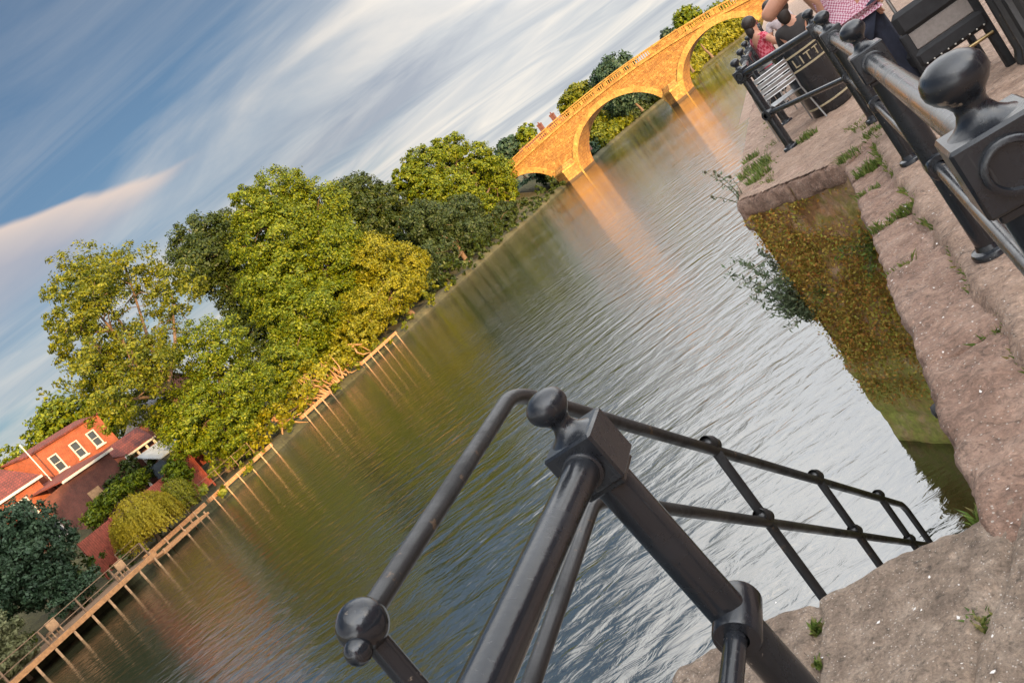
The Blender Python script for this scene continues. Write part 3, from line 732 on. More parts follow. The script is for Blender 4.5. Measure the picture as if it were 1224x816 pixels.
rB = thing('quayside_railing', 'long black iron railing along the right-hand quay past the litter bin', 'railing', 0, 0, 0)
posts = [(0.158, 1.50, 3.365), (0.19, 3.86, 3.325), (0.19, 6.08, 3.33), (0.18, 8.30, 3.315), (-0.65, 9.78, 3.30)]
far = [(-0.66, 9.78+2.1*k, 3.30) for k in range(1, 9)]
first = None
for i, (x, y, z) in enumerate(posts+far):
    r_ = -pi/2*0.33 if i == 4 else 0
    if first is None: first = make_post(rB, x, y, z, bosses=('-y', '+y'))
    else: dup_post(first, rB, x, y, z, r_)
allp = posts+far
for (x0,y0,z0),(x1,y1,z1) in zip(allp, allp[1:]):
    L = hypot(x1-x0, y1-y0); ux, uy = (x1-x0)/L*0.05, (y1-y0)/L*0.05
    MB().tube([(x0+ux, y0+uy, z0+1.0), (x1-ux, y1-uy, z1+1.0)], 0.038, 24).build('top_rail', M['iron'], rB)
    MB().tube([(x0+ux, y0+uy, z0+0.47), (x1-ux, y1-uy, z1+0.47)], 0.0275, 20).build('lower_rail', M['iron'], rB)

# ------------------------------------------------------------------ litter bin
lb = thing('litter_bin', 'black round litter bin with cream bands and LITTER lettering behind the railing', 'litter bin', 10.62, -0.06, 3.3)
MB().lathe([(0.0,0.0),(0.235,0.0),(0.25,0.02),(0.25,0.10),(0.257,0.12),(0.285,0.80),(0.292,0.86),(0.30,0.90),(0.29,0.925),(0.268,0.92),(0.262,0.86),(0.255,0.5),(0.24,0.3),(0.0,0.3)], 40).build('body', M['iron'], lb)
for z, r in ((0.125, 0.259), (0.62, 0.2785), (0.80, 0.2865)):
    MB().lathe([(r-0.002, z-0.012), (r+0.004, z-0.010), (r+0.004, z+0.010), (r-0.002, z+0.012)], 40).build('band', M['cream'], lb)
cu = bpy.data.curves.new('lettering_curve', 'FONT'); cu.body = 'LITTER'; cu.size = 0.15; cu.extrude = 0.002; cu.space_character = 1.25; cu.align_x = 'CENTER'
to = bpy.data.objects.new('lettering_source', cu); COL.objects.link(to)
dg = bpy.context.evaluated_depsgraph_get(); tm = bpy.data.meshes.new_from_object(to.evaluated_get(dg))
bpy.data.objects.remove(to)
for v in tm.vertices:
    x, y, z = v.co; th = -pi/2+radians(30) + x/0.285; rr = 0.2815+0.0095*(y/0.15)+z+0.001
    v.co = (rr*cos(th), rr*sin(th), 0.655+y)
tm.name = 'lettering'; tm.materials.clear(); tm.materials.append(M['cream']); tm.update()
lo = bpy.data.objects.new('lettering', tm); COL.objects.link(lo); lo.parent = lb

# ------------------------------------------------------------------ cafe furniture
def bistro_chair(a, n, rot, label):
    t = thing('bistro_chair', label, 'cafe chair', a, n, 3.3, rot, 'aluminium cafe chairs by the bin')
    for s in (-1, 1):
        MB().tube([(0.23*s, -0.24, 0), (0.225*s, -0.22, 0.44), (0.22*s, -0.16, 0.66), (0.25*s, 0.12, 0.67), (0.25*s, 0.22, 0.55)], 0.011, 10).build('front_leg', M['alu'], t)
        MB().tube([(0.25*s, 0.30, 0), (0.22*s, 0.2, 0.45), (0.215*s, 0.26, 0.85)], 0.011, 10).build('rear_leg', M['alu'], t)
    sm = MB()
    for k in range(7): sm.bbox_bevel(-0.215, 0.215, -0.22+0.062*k, -0.172+0.062*k, 0.435, 0.447, 0.003)
    sm.build('seat', M['alu'], t)
    bm_ = MB()
    for k in range(4):
        z = 0.56+0.075*k; y = 0.215+0.04*k/3
        pts = [(0.22*sin(q), y+0.05*(cos(q)-0.1)*0.7, z) for q in [(-1.35+2.7*i/10) for i in range(11)]]
        for zz_ in (0, 0.045): bm_.tube([(p[0], p[1], p[2]+zz_) for p in pts], 0.006, 6)
        bm_.add([c for p in pts for c in ((p[0], p[1]+0.001, p[2]), (p[0], p[1]+0.001, p[2]+0.045))], [(2*i, 2*i+2, 2*i+3, 2*i+1) for i in range(10)])
    bm_.build('backrest', M['alu'], t)
bistro_chair(10.55, -0.50, radians(195), 'aluminium slatted cafe chair between railing post and litter bin')
bistro_chair(12.2, -0.35, radians(160), 'aluminium cafe chair standing beyond the litter bin')
tb = thing('bistro_table', 'round aluminium cafe table in front of the person in red', 'cafe table', 13.2, -0.1, 3.3)
MB().lathe([(0.0,0.70),(0.33,0.70),(0.345,0.71),(0.345,0.725),(0.33,0.73),(0,0.73)], 32).build('table_top', M['alu'], tb)
MB().lathe([(0.25,0.0),(0.25,0.02),(0.04,0.05),(0.03,0.1),(0.03,0.70)], 20).build('pedestal', M['alu'], tb)

bc = thing('black_chair', 'black upholstered low chair with grey back panel and studded edge behind the railing', 'chair', 7.15, 0.86, 3.3, radians(8))
MB().bbox_bevel(-0.27, 0.27, -0.06, 0.02, 0.64, 0.83, 0.035).build('backrest', M['blackcloth'], bc)
MB().bbox_bevel(-0.235, 0.235, -0.035, 0.0, 0.5, 0.645, 0.01).build('back_panel', M['greycloth'], bc)
s_ = MB().bbox_bevel(-0.27, 0.27, -0.07, 0.5, 0.36, 0.5, 0.03).build('seat', M['blackcloth'], bc)
sm = MB()
for k in range(9): sm.ball((-0.22+0.055*k, -0.072, 0.385), 0.007, 8)
sm.build('studs', M['white'], s_)
for sx in (-1, 1):
    MB().bbox_bevel(0.25*sx-0.03, 0.25*sx+0.03, -0.05, 0.02, 0.0, 0.66, 0.01).build('rear_leg', M['blackcloth'], bc)
    MB().bbox_bevel(0.25*sx-0.025, 0.25*sx+0.025, 0.42, 0.48, 0.0, 0.4, 0.01).build('front_leg', M['blackcloth'], bc)
MB().tube([(-0.25, -0.055, 0.30), (0.25, -0.055, 0.30)], 0.014, 10).build('stretcher', M['gold'], bc)

lp = thing('lamp_post', 'fluted black cast iron lamp post beside the black chair', 'lamp post', 7.0, 1.32, 3.3)
fl = MB(); seg = 64
prof = [(0.20,0.0),(0.20,0.06),(0.185,0.09),(0.175,0.12),(0.165,0.9),(0.175,0.95),(0.13,1.0),(0.075,1.1),(0.06,3.2)]
vs = []; fs = []
for r, z in prof:
    for k in range(seg):
        q = 2*pi*k/seg; rr = r*(1-0.075*(0.5+0.5*cos(q*16)))*1.0; vs.append((rr*cos(q), rr*sin(q), z))
for i in range(len(prof)-1):
    for k in range(seg): fs.append((i*seg+k, i*seg+(k+1) % seg, (i+1)*seg+(k+1) % seg, (i+1)*seg+k))
fl.add(vs, fs); fl.build('shaft', M['iron_old'], lp, angle=30)
MB().lathe([(0.06,3.2),(0.16,3.35),(0.2,3.7),(0.22,3.72),(0.05,3.95),(0,4.0)], 8).build('lantern', M['cream'], lp, angle=20)

# ------------------------------------------------------------------ people
def skin_obj(name, joints, edges, radii, mat, parent, root=0, sub=1):
    me = bpy.data.meshes.new(name); me.from_pydata(joints, edges, []); me.update()
    o = bpy.data.objects.new(name, me); COL.objects.link(o)
    md = o.modifiers.new('skin', 'SKIN'); md.use_smooth_shade = True; md.branch_smoothing = 0.6
    ly = me.skin_vertices[0]
    for i, r in enumerate(radii):
        ly.data[i].radius = (r, r) if isinstance(r, (int, float)) else r
        ly.data[i].use_root = (i == root)
    s = o.modifiers.new('sub', 'SUBSURF'); s.levels = sub; s.render_levels = sub+1
    dg = bpy.context.evaluated_depsgraph_get(); dg.update()
    nm = bpy.data.meshes.new_from_object(o.evaluated_get(dg)); bpy.data.objects.remove(o)
    nm.name = name; nm.materials.clear(); nm.materials.append(mat); nm.shade_smooth()
    o2 = bpy.data.objects.new(name, nm); COL.objects.link(o2)
    if parent is not None: o2.parent = parent
    return o2
def person(label, a, n, rot, J, shirt, trousers, sleeve=0.55, scale=1.0, top_name='shirt', hairlen=0.0, wide=1.0, group=None):
    """J: joint dict, local frame x right, y forward, z up, metres"""
    t = thing('person', label, 'person', a, n, 3.3, rot, group)
    order = ['pelvis','belly','chest','neck','head','crown','shL','elL','wrL','haL','shR','elR','wrR','haR','hipL','knL','anL','toL','hipR','knR','anR','toR']
    J = {k: tuple(c*scale for c in v) for k, v in J.items()}
    base = [0.13,(0.145,0.115),(0.16,0.115),0.055,(0.078,0.092),(0.07,0.08),0.062,0.047,0.032,0.036,0.062,0.047,0.032,0.036,0.088,0.062,0.042,0.036,0.088,0.062,0.042,0.036]
    E = [(0,1),(1,2),(2,3),(3,4),(4,5),(2,6),(6,7),(7,8),(8,9),(2,10),(10,11),(11,12),(12,13),(0,14),(14,15),(15,16),(16,17),(0,18),(18,19),(19,20),(20,21)]
    js = [J[k] for k in order]; rr = list(base); ed = list(E)
    if wide > 1: rr = [tuple(q*wide for q in r) if isinstance(r, tuple) else r*wide for r in rr]; rr[4], rr[5] = base[4], base[5]
    # nose
    fwd = (Vector(J['face']) if 'face' in J else Vector((0, 1, 0))).normalized()
    hd = Vector(J['head'])
    js.append(tuple(hd + fwd*0.108)); rr.append(0.014); ed.append((4, len(js)-1))
    for side in ('L', 'R'):
        h = order.index('ha'+side); w = Vector(J['wr'+side]); hv = Vector(J['ha'+side]); dr = (hv-w).normalized()
        sidev = dr.cross(Vector((0, 0, 1))); sidev = sidev.normalized() if sidev.length > 0.1 else Vector((1, 0, 0))
        bend = sidev.cross(dr)
        for k, (off, L) in enumerate(((-0.028, 0.058), (-0.010, 0.072), (0.010, 0.068), (0.028, 0.052))):
            p1 = hv + dr*0.03 + sidev*off; p2 = p1 + dr*L*0.55 - bend*0.012; p3 = p2 + dr*L*0.4 - bend*0.03
            b0 = len(js); js += [tuple(p1), tuple(p2), tuple(p3)]; rr += [0.0095, 0.0085, 0.007]; ed += [(h, b0), (b0, b0+1), (b0+1, b0+2)]
        p1 = hv - sidev*0.04 - dr*0.01; p2 = p1 + dr*0.035 - sidev*0.012 - bend*0.02
        b0 = len(js); js += [tuple(p1), tuple(p2)]; rr += [0.011, 0.009]; ed += [(h, b0), (b0, b0+1)]
    skin_obj('body', js, ed, [r*scale if isinstance(r, (int, float)) else (r[0]*scale, r[1]*scale) for r in rr], M['skin'], t)
    def lerp(k1, k2, u): return tuple(Vector(J[k1]).lerp(Vector(J[k2]), u))
    sj = [J['belly'], J['chest'], lerp('chest','neck',0.7), J['shL'], lerp('shL','elL',sleeve), J['shR'], lerp('shR','elR',sleeve), lerp('pelvis','belly',0.1), lerp('pelvis','belly',-0.35)]
    sr = [(0.17,0.14),(0.18,0.135),0.075,0.082,0.066,0.082,0.066,(0.175,0.15),(0.17,0.145)]; se = [(0,1),(1,2),(1,3),(3,4),(1,5),(5,6),(0,7),(7,8)]
    if sleeve > 0.9:
        sj += [lerp('elL','wrL',0.95), lerp('elR','wrR',0.95)]; sr += [0.05, 0.05]; se += [(4,9),(6,10)]
    if wide > 1: sr = [tuple(q*wide for q in r) if isinstance(r, tuple) else r*wide for r in sr]
    skin_obj(top_name, sj, se, sr, shirt, t)
    tj = [J['pelvis'], J['hipL'], J['knL'], J['anL'], J['hipR'], J['knR'], J['anR']]
    skin_obj('trousers', tj, [(0,1),(1,2),(2,3),(0,4),(4,5),(5,6)], [q*(1+(wide-1)*0.6) for q in (0.14,0.105,0.082,0.066,0.105,0.082,0.066)], trousers, t)
    for side in 'LR':
        an = Vector(J['an'+side]); to = Vector(J['to'+side])
        skin_obj('shoe', [tuple(an+Vector((0,0,-0.02))), tuple(an.lerp(to,0.5)+Vector((0,0,-0.015))), tuple(to)], [(0,1),(1,2)], [0.052,0.05,0.042], M['blackcloth'], t)
    hm = MB(); c = hd - fwd*0.018 + Vector((0, 0, 0.04)); hm.ball(c, 0.108, 20, (1, 1.08, 1.05))
    if hairlen: hm.ball(c - fwd*0.05 - Vector((0, 0, hairlen*0.5)), 0.085, 16, (1, 0.75, 1.5))
    hm.build('hair', M['hair'], t)
    sv = fwd.cross(Vector((0, 0, 1))).normalized(); em = MB()
    for s in (-1, 1): em.ball(hd + fwd*0.082 + sv*0.033*s + Vector((0, 0, 0.018)), 0.013, 10)
    em.build('eyes', M['hair'], t)
    mo = MB(); mo.ball(hd + fwd*0.088 - Vector((0, 0, 0.042)), 0.02, 10, (1, 0.7, 0.35)); mo.build('mouth', M['redshirt'], t)
    return t
stand = dict(pelvis=(0,0,0.95), belly=(0,0.0,1.10), chest=(-0.02,0.02,1.34), neck=(-0.04,0.06,1.52), head=(-0.05,0.10,1.64), crown=(-0.05,0.09,1.75),
    shL=(-0.22,0.03,1.45), elL=(-0.50,-0.02,1.33), wrL=(-0.30,0.16,1.40), haL=(-0.22,0.22,1.42), shR=(0.18,0.02,1.43), elR=(0.30,-0.02,1.17), wrR=(0.22,-0.10,1.02), haR=(0.19,-0.12,0.95),
    hipL=(-0.10,0,0.88), knL=(-0.11,0.04,0.48), anL=(-0.11,-0.02,0.08), toL=(-0.13,0.15,0.04), hipR=(0.10,0,0.88), knR=(0.14,0.03,0.48), anR=(0.17,-0.03,0.08), toR=(0.19,0.14,0.04), face=(-0.5,1,-0.1))
person('large person in a pink checked shirt and dark jeans leaning by the railing', 7.35, 0.40, 0.0, stand, M['pinkcheck'], M['denim'], 0.5, 1.03, wide=1.3)
ws = thing('walking_stick', 'slim dark walking stick held by the person in the checked shirt', 'walking stick', 7.2, 0.66, 3.3)
MB().tube([(0.02, 0, 0.06), (0, 0, 0.98)], 0.013, 12).build('shaft', M['alu'], ws)
MB().lathe([(0.019,0.0),(0.02,0.02),(0.016,0.09)], 14, Matrix.Translation((0.021, 0, 0))).build('ferrule', M['rubber'], ws)
def sit(h=0.0, lean=0.0, face=(1, 0.3, 0)):
    return dict(pelvis=(0,0,0.50+h), belly=(0,0.02,0.65+h), chest=(lean,0.03,0.90+h), neck=(lean*1.4,0.03,1.08+h), head=(lean*1.6,0.06,1.21+h), crown=(lean*1.6,0.05,1.32+h),
    shL=(-0.18+lean,0.03,0.99+h), elL=(-0.24+lean,0.13,0.74+h), wrL=(-0.14+lean,0.34,0.78+h), haL=(-0.09+lean,0.41,0.79+h), shR=(0.18+lean,0.03,0.99+h), elR=(0.25+lean,0.13,0.74+h), wrR=(0.16+lean,0.34,0.78+h), haR=(0.12+lean,0.41,0.79+h),
    hipL=(-0.10,0.03,0.49+h), knL=(-0.12,0.44,0.50+h), anL=(-0.12,0.46,0.08+h*0.6), toL=(-0.13,0.62,0.05+h*0.6), hipR=(0.10,0.03,0.49+h), knR=(0.12,0.44,0.50+h), anR=(0.12,0.46,0.08+h*0.6), toR=(0.13,0.62,0.05+h*0.6), face=face)
person('person with long dark hair in a red patterned top seated by the far railing', 14.0, -0.48, radians(-60), sit(0.12, 0.0, (0.3, 1, 0)), M['redshirt'], M['denim'], 0.5, 1.0, 'top', 0.25)
person('person in a pale top seated beyond the person in red', 15.6, -0.05, radians(160), sit(0.13, 0.02, (0, 1, 0)), M['paleshirt'], M['denim'], 0.6, 1.0, 'top')
person('person in a charcoal jacket seated with their back turned behind the litter bin', 11.7, 0.02, radians(-15), sit(0.06, 0.0, (0, 1, 0)), M['brownjacket'], M['blackcloth'], 0.95, 1.0, 'jacket', 0.22, 1.12)
def stool(a, n, label):
    t = thing('cafe_stool', label, 'stool', a, n, 3.3, 0, 'stools under the seated people')
    MB().lathe([(0.0,0.40),(0.18,0.40),(0.19,0.42),(0.18,0.44),(0,0.44)], 24).build('seat', M['blackcloth'], t)
    for k in range(4):
        q = pi/4+pi/2*k; MB().tube([(0.2*cos(q), 0.2*sin(q), 0), (0.14*cos(q), 0.14*sin(q), 0.41)], 0.013, 8).build('leg', M['alu'], t)
stool(14.0, -0.48, 'stool under the person in the red top'); stool(15.6, -0.05, 'stool under the person in the pale top'); stool(11.7, 0.02, 'stool under the person in the charcoal jacket')

# ------------------------------------------------------------------ small plants
def grass_tuft(name, label, a, n, z, r, h, count, seed, mat='leaf_weed', lean=(0, 0), group=None, cat='grass tuft'):
    g = np.random.default_rng(seed); V = []; F = []
    for i in range(count):
        q = g.uniform(0, 2*pi); d0 = r*sqrt(g.random()); bx, by = d0*cos(q), d0*sin(q)*1.0
        L = h*g.uniform(0.5, 1.15); w = 0.0035+0.004*g.random()
        ox, oy = g.normal(0, 0.35)*L + lean[0]*L, g.normal(0, 0.35)*L + lean[1]*L
        s = np.array([-oy, ox]) / (hypot(ox, oy)+1e-6) * w
        k = len(V)
        V += [(bx-s[0], by-s[1], 0), (bx+s[0], by+s[1], 0), (bx+ox*0.4+s[0]*.8, by+oy*0.4+s[1]*.8, L*0.62), (bx+ox*0.4-s[0]*.8, by+oy*0.4-s[1]*.8, L*0.62),
              (bx+ox, by+oy, L*0.9), (bx+ox, by+oy, L*0.9-0.002)]
        F += [(k, k+1, k+2, k+3), (k+3, k+2, k+4, k+5)]
    o = riv(np_mesh(name, np.array(V), np.array(F), M[mat]), a, n, z); return tag(o, label, cat, group)
def leafy_weed(name, label, a, n, z, stems, leaf, seed, mat='leaf_bud', cat='weed', flat=0.5, every=0.05, seeds=False, per=3):
    """stems: list of (tip dx, dy, dz) from the base"""
    g = np.random.default_rng(seed)
    t = thing(name, label, cat, a, n, z); sm = MB(); P = []; Nn_ = []
    for (dx, dy, dz) in stems:
        pts = []
        for k in range(7):
            u = k/6; pts.append((dx*u + 0.03*sin(u*3), dy*u, dz*(u**0.8) if dz > 0 else dz*u*u))
        sm.tube(pts, [0.006*(1-0.7*k/6) for k in range(7)], 5)
        L = sqrt(dx*dx+dy*dy+dz*dz); m_ = int(L/every)
        for k in range(1, m_+1):
            u = k/m_; i = min(5, int(u*6)); f = u*6-i; p = np.array(pts[i])*(1-f)+np.array(pts[i+1])*f
            for _ in range(per): P.append(p + g.normal(0, leaf*0.9, 3)); Nn_.append((g.normal(0, .6), g.normal(0, .6), 1))
    if seeds:
        for (dx, dy, dz) in stems: sm.ball((dx+0.03*sin(3), dy, dz), 0.016, 8, (1, 1, 1.4))
    sm.build('stems', M['stem'], t)
    V, F_ = scatter_leaves(np.array(P), np.array(Nn_), leaf, flat, seed, 0.35)
    np_mesh('leaves', V, F_, M[mat], t); return t
random.seed(21)
sts = []
for k in range(64):
    q = random.uniform(0, 1)
    sts.append((random.uniform(-0.62, 0.05)*(0.4+0.6*q), random.uniform(-0.35, 0.3), random.uniform(0.2, 1.25)*q+0.1))
leafy_weed('buddleia_bush', 'grey-green leafy bush growing out of the wall corner over the water', 8.9, -1.36, 1.72, sts, 0.032, 4, 'leaf_bud', 'bush', 0.7, 0.035)
leafy_weed('thistle_plant', 'tall thin dry weed with dark buds at the quay corner', 8.95, -1.30, 3.1, [(-0.16,0.05,0.62),(-0.05,-0.05,0.52),(0.02,0.1,0.42),(-0.24,0.0,0.36),(-0.1,0.2,0.55)], 0.020, 6, 'leaf_bud', 'weed', 0.9, 0.045, per=3, seeds=True)
leafy_weed('fern_plant', 'bright green fern fronds on the mossy wall', 8.55, -1.10, 2.03, [(-.12,-.12,.10),(.02,-.16,.12),(.12,-.12,.07),(-.05,-.18,-.02),(.09,-.16,-.04),(-.14,-.1,0.02)], 0.018, 9, 'leaf_weed', 'fern', 0.4, 0.014)
leafy_weed('ivy_plant', 'patch of glossy green ivy near the inner corner of the mossy wall', 7.72, -0.42, 2.42, [(-.22,-.1,.18),(.0,-.12,.22),(-.14,-.14,-.14),(.06,-.1,-.16),(-.3,.12,.06),(-.05,-.12,.04),(-.2,-.05,-.25)], 0.026, 12, 'leaf_weed', 'ivy', 0.8, 0.018)
for i, (a, n, z, r, h, c, lab) in enumerate([
    (9.95, -1.12, 3.27, 0.22, 0.13, 260, 'broad green weed patch on the quay edge beside the thistle'),
    (9.25, -1.05, 3.27, 0.16, 0.14, 180, 'green weed clump at the very corner of the quay'),
    (7.62, -0.16, 3.24, 0.10, 0.11, 170, 'bright grass tuft between the coping and the return wall'),
    (6.92, -0.10, 3.22, 0.09, 0.11, 150, 'grass tuft in the joint below the second railing post'),
    (6.24, -0.13, 3.21, 0.07, 0.08, 110, 'thin grass tuft in a coping joint'),
    (7.9, 0.1, 3.29, 0.1, 0.06, 90, 'low grass at the foot of the fence post'),
    (9.7, -0.45, 3.29, 0.12, 0.10, 130, 'weeds round the foot of the corner railing post'),
    (10.9, -1.2, 3.27, 0.12, 0.12, 110, 'weeds on the far coping past the corner post'),
    (1.83, -0.36, 3.245, 0.030, 0.04, 80, 'small grass tuft in the crack of the landing slab'),
    (2.07, -0.825, 3.205, 0.022, 0.035, 60, 'tiny weed at the slab edge end of the joint'),
    (1.93, -0.83, 3.205, 0.016, 0.026, 40, 'tiny weed lower down the slab joint'),
    (2.26, -0.29, 3.20, 0.03, 0.07, 26, 'grass sprig in the inner corner of slab and quay edge'),
    (5.36, -0.05, 3.24, 0.05, 0.06, 60, 'short grass in the rough coping near the ledge')]):
    grass_tuft('grass_tuft', lab, a, n, z, r, h, c, 100+i, 'leaf_weed')

g = np.random.default_rng(77); V = []; F = []
spots = []
for _ in range(900):
    r_ = g.random()
    if r_ < 0.45: a = g.uniform(2.4, 7.5); n = 0.06+0.05*noise.noise(Vector((1, a*2.3, 2)))+g.normal(0, 0.012)
    elif r_ < 0.62: a = g.choice([3.21, 4.43, 5.318, 6.23, 6.928])+g.normal(0, 0.012); n = g.uniform(-0.25, 0.08)
    elif r_ < 0.85: a = g.uniform(8.6, 14); n = -0.93+g.normal(0, 0.05)
    else: a, n = g.uniform(7.4, 8.9), g.normal(0.0, 0.10)
    if noise.noise(Vector((a*1.9, n*3, 9))) < -0.05: continue
    spots.append((a, n))
for a, n in spots:
    z0 = 3.265 if a < 7.6 else 3.285
    for _ in range(5):
        L = g.uniform(0.015, 0.055); ox, oy = g.normal(0, 0.5)*L, g.normal(0, 0.5)*L; w = 0.0028; x, y = n+g.normal(0, 0.008), a+g.normal(0, 0.008)
        k = len(V); V += [(x-w, y, z0-0.02), (x+w, y, z0-0.02), (x+ox*.5+w*.7, y+oy*.5, z0+L*.6), (x+ox, y+oy, z0+L)]; F.append((k, k+1, k+2, k+3))
tag(riv(np_mesh('crevice_grass', np.array(V), np.array(F), M['leaf_weed'])), kind='stuff', label='short grass and moss growing along the joints of the quay stones', cat='grass')
# ------------------------------------------------------------------ the bridge
br = bpy.data.objects.new('stone_bridge', None); COL.objects.link(br); br.location = (39, 140, 0); br.rotation_euler = (0, 0, radians(-30))
tag(br, 'golden stone bridge with three wide arches and a balustrade over the river', 'bridge')
BW = 8.5
def z_par(s):
    u = s+2.0
    return 10.75 - (2.6*(u/27)**2 if u > 0 else 1.35*(u/25)**2)
ARCH = [(-24.3, 7.9, 6.9), (-2.1, 9.5, 7.45), (18.7, 7.9, 6.65)]
def z_in(s, grow=0.0):
    for c, h, r in ARCH:
        if abs(s-c) < h+grow: return (r+grow)*sqrt(max(0, 1-((s-c)/(h+grow))**2))
    return -1.0
ss = [-60+0.5*i for i in range(0, 219)]
extra = []
for c, h, r in ARCH: extra += [c-h, c-h+0.02, c+h, c+h-0.02] + [c+h*cos(pi*k/40) for k in range(1, 40)]
ss = sorted(set([round(x, 3) for x in ss+extra]))
def zb(s): return max(-1.0, z_in(s)) if z_in(s) > -1 else -1.0
sp_ = MB()
for y in (0.0, BW):
    for s0, s1 in zip(ss, ss[1:]):
        q = [(s0, y, zb(s0)), (s1, y, zb(s1)), (s1, y, z_par(s1)-1.5), (s0, y, z_par(s0)-1.5)]
        sp_.add(q, [(0, 1, 2, 3) if y == 0 else (3, 2, 1, 0)])
for s0, s1 in zip(ss, ss[1:]): sp_.add([(s0, 0, z_par(s0)-1.2), (s1, 0, z_par(s1)-1.2), (s1, BW, z_par(s1)-1.2), (s0, BW, z_par(s0)-1.2)], [(0, 1, 2, 3)])
sp_.build('spandrel_wall', M['bridge'], br, angle=20)
for c, h, r in ARCH:
    b_ = MB(); rg = MB(); K = 48
    for k in range(K+1):
        q = pi*k/K; b_.v += [(c+h*cos(q), 0.0, r*sin(q)), (c+h*cos(q), BW, r*sin(q))]
        for (hh, rr_, y) in ((h-0.02, r-0.02, -0.22), (h+0.95, r+0.95, -0.22), (h+0.95, r+0.95, 0.05), (h-0.02, r-0.02, 0.05)): rg.v.append((c+hh*cos(q), y, rr_*sin(q)))
    for k in range(K):
        b_.f.append((2*k, 2*k+1, 2*k+3, 2*k+2))
        for j in range(4): rg.f.append((4*k+j, 4*k+(j+1) % 4, 4*k+4+(j+1) % 4, 4*k+4+j))
    b_.build('arch_barrel', M['bridge'], br, angle=180); rg.build('arch_ring', M['bridge_trim'], br, angle=35)
for s0, s1 in ((-16.25, -11.75), (7.55, 10.65)):
    c = (s0+s1)/2; hw = (s1-s0)/2
    for y0, sg in ((0, -1), (BW, 1)):
        p = MB()
        base = [(c-hw, y0), (c-hw*0.95, y0+sg*0.8), (c, y0+sg*2.6), (c+hw*0.95, y0+sg*0.8), (c+hw, y0)]
        vs = [(x, y, -1) for x, y in base]+[(x, y, 2.3) for x, y in base]+[(c+(x-c)*0.8, y0+(y-y0)*0.25, 3.5) for x, y in base]
        fs = []
        for L in (0, 5):
            for k in range(4): fs.append((L+k, L+k+1, L+k+6, L+k+5))
        fs.append((10, 11, 12, 13, 14)); p.add(vs, fs); q_ = p.build('pier', M['bridge'], br, angle=20)
        if sg < 0: pr = q_
    w = MB()
    for y0, sg in ((0, -1),):
        base = [(c-hw-0.15, y0-0.02), (c-hw, y0+sg*0.9), (c, y0+sg*2.8), (c+hw, y0+sg*0.9), (c+hw+0.15, y0-0.02)]
        w.add([(x, y, z) for z in (2.25, 2.6) for x, y in base]+[(x, y0, 2.6) for x, y in base], [(k, k+1, k+6, k+5) for k in range(4)]+[(5+k, 6+k, 11+k, 10+k) for k in range(4)])
    w.build('cutwater_cap', M['bridge_trim'], pr, angle=20)
def strip(name, z0, z1, y0, y1, mat, s_from=-60, s_to=48):
    st_ = MB(); xs = [s_from+(s_to-s_from)*i/72 for i in range(73)]
    for s in xs: st_.v += [(s, y0, z_par(s)+z0), (s, y1, z_par(s)+z0), (s, y1, z_par(s)+z1), (s, y0, z_par(s)+z1)]
    for i in range(72):
        for j in range(4): st_.f.append((4*i+j, 4*i+4+j, 4*i+4+(j+1) % 4, 4*i+(j+1) % 4))
    st_.build(name, mat, br, angle=30)
for y in (0.0, BW):
    q = 1 if y == 0 else -1
    strip('string_course', -1.62, -1.32, y-0.28*q, y+0.2*q, M['bridge_trim'])
    strip('parapet_plinth', -1.32, -1.06, y-0.08*q, y+0.3*q, M['bridge'])
    strip('coping', -0.18, 0.0, y-0.14*q, y+0.4*q, M['bridge_trim'])
BPROF = [(0.075,0.0),(0.075,0.08),(0.045,0.12),(0.08,0.30),(0.07,0.42),(0.045,0.70),(0.075,0.80),(0.075,0.89)]
dies = [-52+5.6*k for k in range(18)]
bal0 = None
for y in (0.14, BW-0.14):
    for k, s in enumerate(dies):
        d_ = MB(); z = z_par(s)-1.06; d_.bbox_bevel(s-0.28, s+0.28, y-0.17, y+0.17, z, z+0.9, 0.02); d_.build('balustrade_pier', M['bridge_trim'], br)
        if k == len(dies)-1: continue
        bl = MB()
        if k % 6 == 5:
            bl.box(s+0.28, s+5.32, y-0.10, y+0.10, z_par(s+2.8)-1.06, z_par(s+2.8)-0.16); bl.build('solid_panel', M['bridge'], br); continue
        for j in range(12):
            x = s+0.28+5.04*(j+0.5)/12; bl.lathe([(r_, z_) for r_, z_ in BPROF], 8, Matrix.Translation((x, y, z_par(x)-1.07)))
        bl.build('balusters', M['bridge_trim'], br)

# ------------------------------------------------------------------ trees
def foliage(blobs, dens, leaf, seed, per=26, squash=0.9, crad=0.30, inner=0.25, out=0.9, asp=0.55):
    g = np.random.default_rng(seed); P = []; Nv = []
    for (x, y, z, R) in blobs:
        k = max(6, int(dens*R*R)); d = g.normal(0, 1, (k, 3)); d /= np.linalg.norm(d, axis=1, keepdims=True)
        rad = R*np.where(g.random(k) < inner, g.uniform(0.3, 0.75, k), g.uniform(0.78, 1.1, k))
        c = np.array([x, y, z]) + d*rad[:, None]*np.array([1, 1, squash])
        rc = np.maximum(0.25, R*crad*g.uniform(0.6, 1.3, k))
        off = g.normal(0, 1, (k, per, 3)); off /= np.linalg.norm(off, axis=2, keepdims=True); off *= (g.random((k, per, 1))**0.45)*rc[:, None, None]; off[:, :, 2] *= 0.7
        P.append((c[:, None, :]+off).reshape(-1, 3))
        nv = off/rc[:, None, None]*0.9 + d[:, None, :]*out; nv[:, :, 2] += 0.35
        Nv.append(nv.reshape(-1, 3))
    P = np.concatenate(P); Nv = np.concatenate(Nv)
    return scatter_leaves(P, Nv, leaf, 0.7, seed, asp)
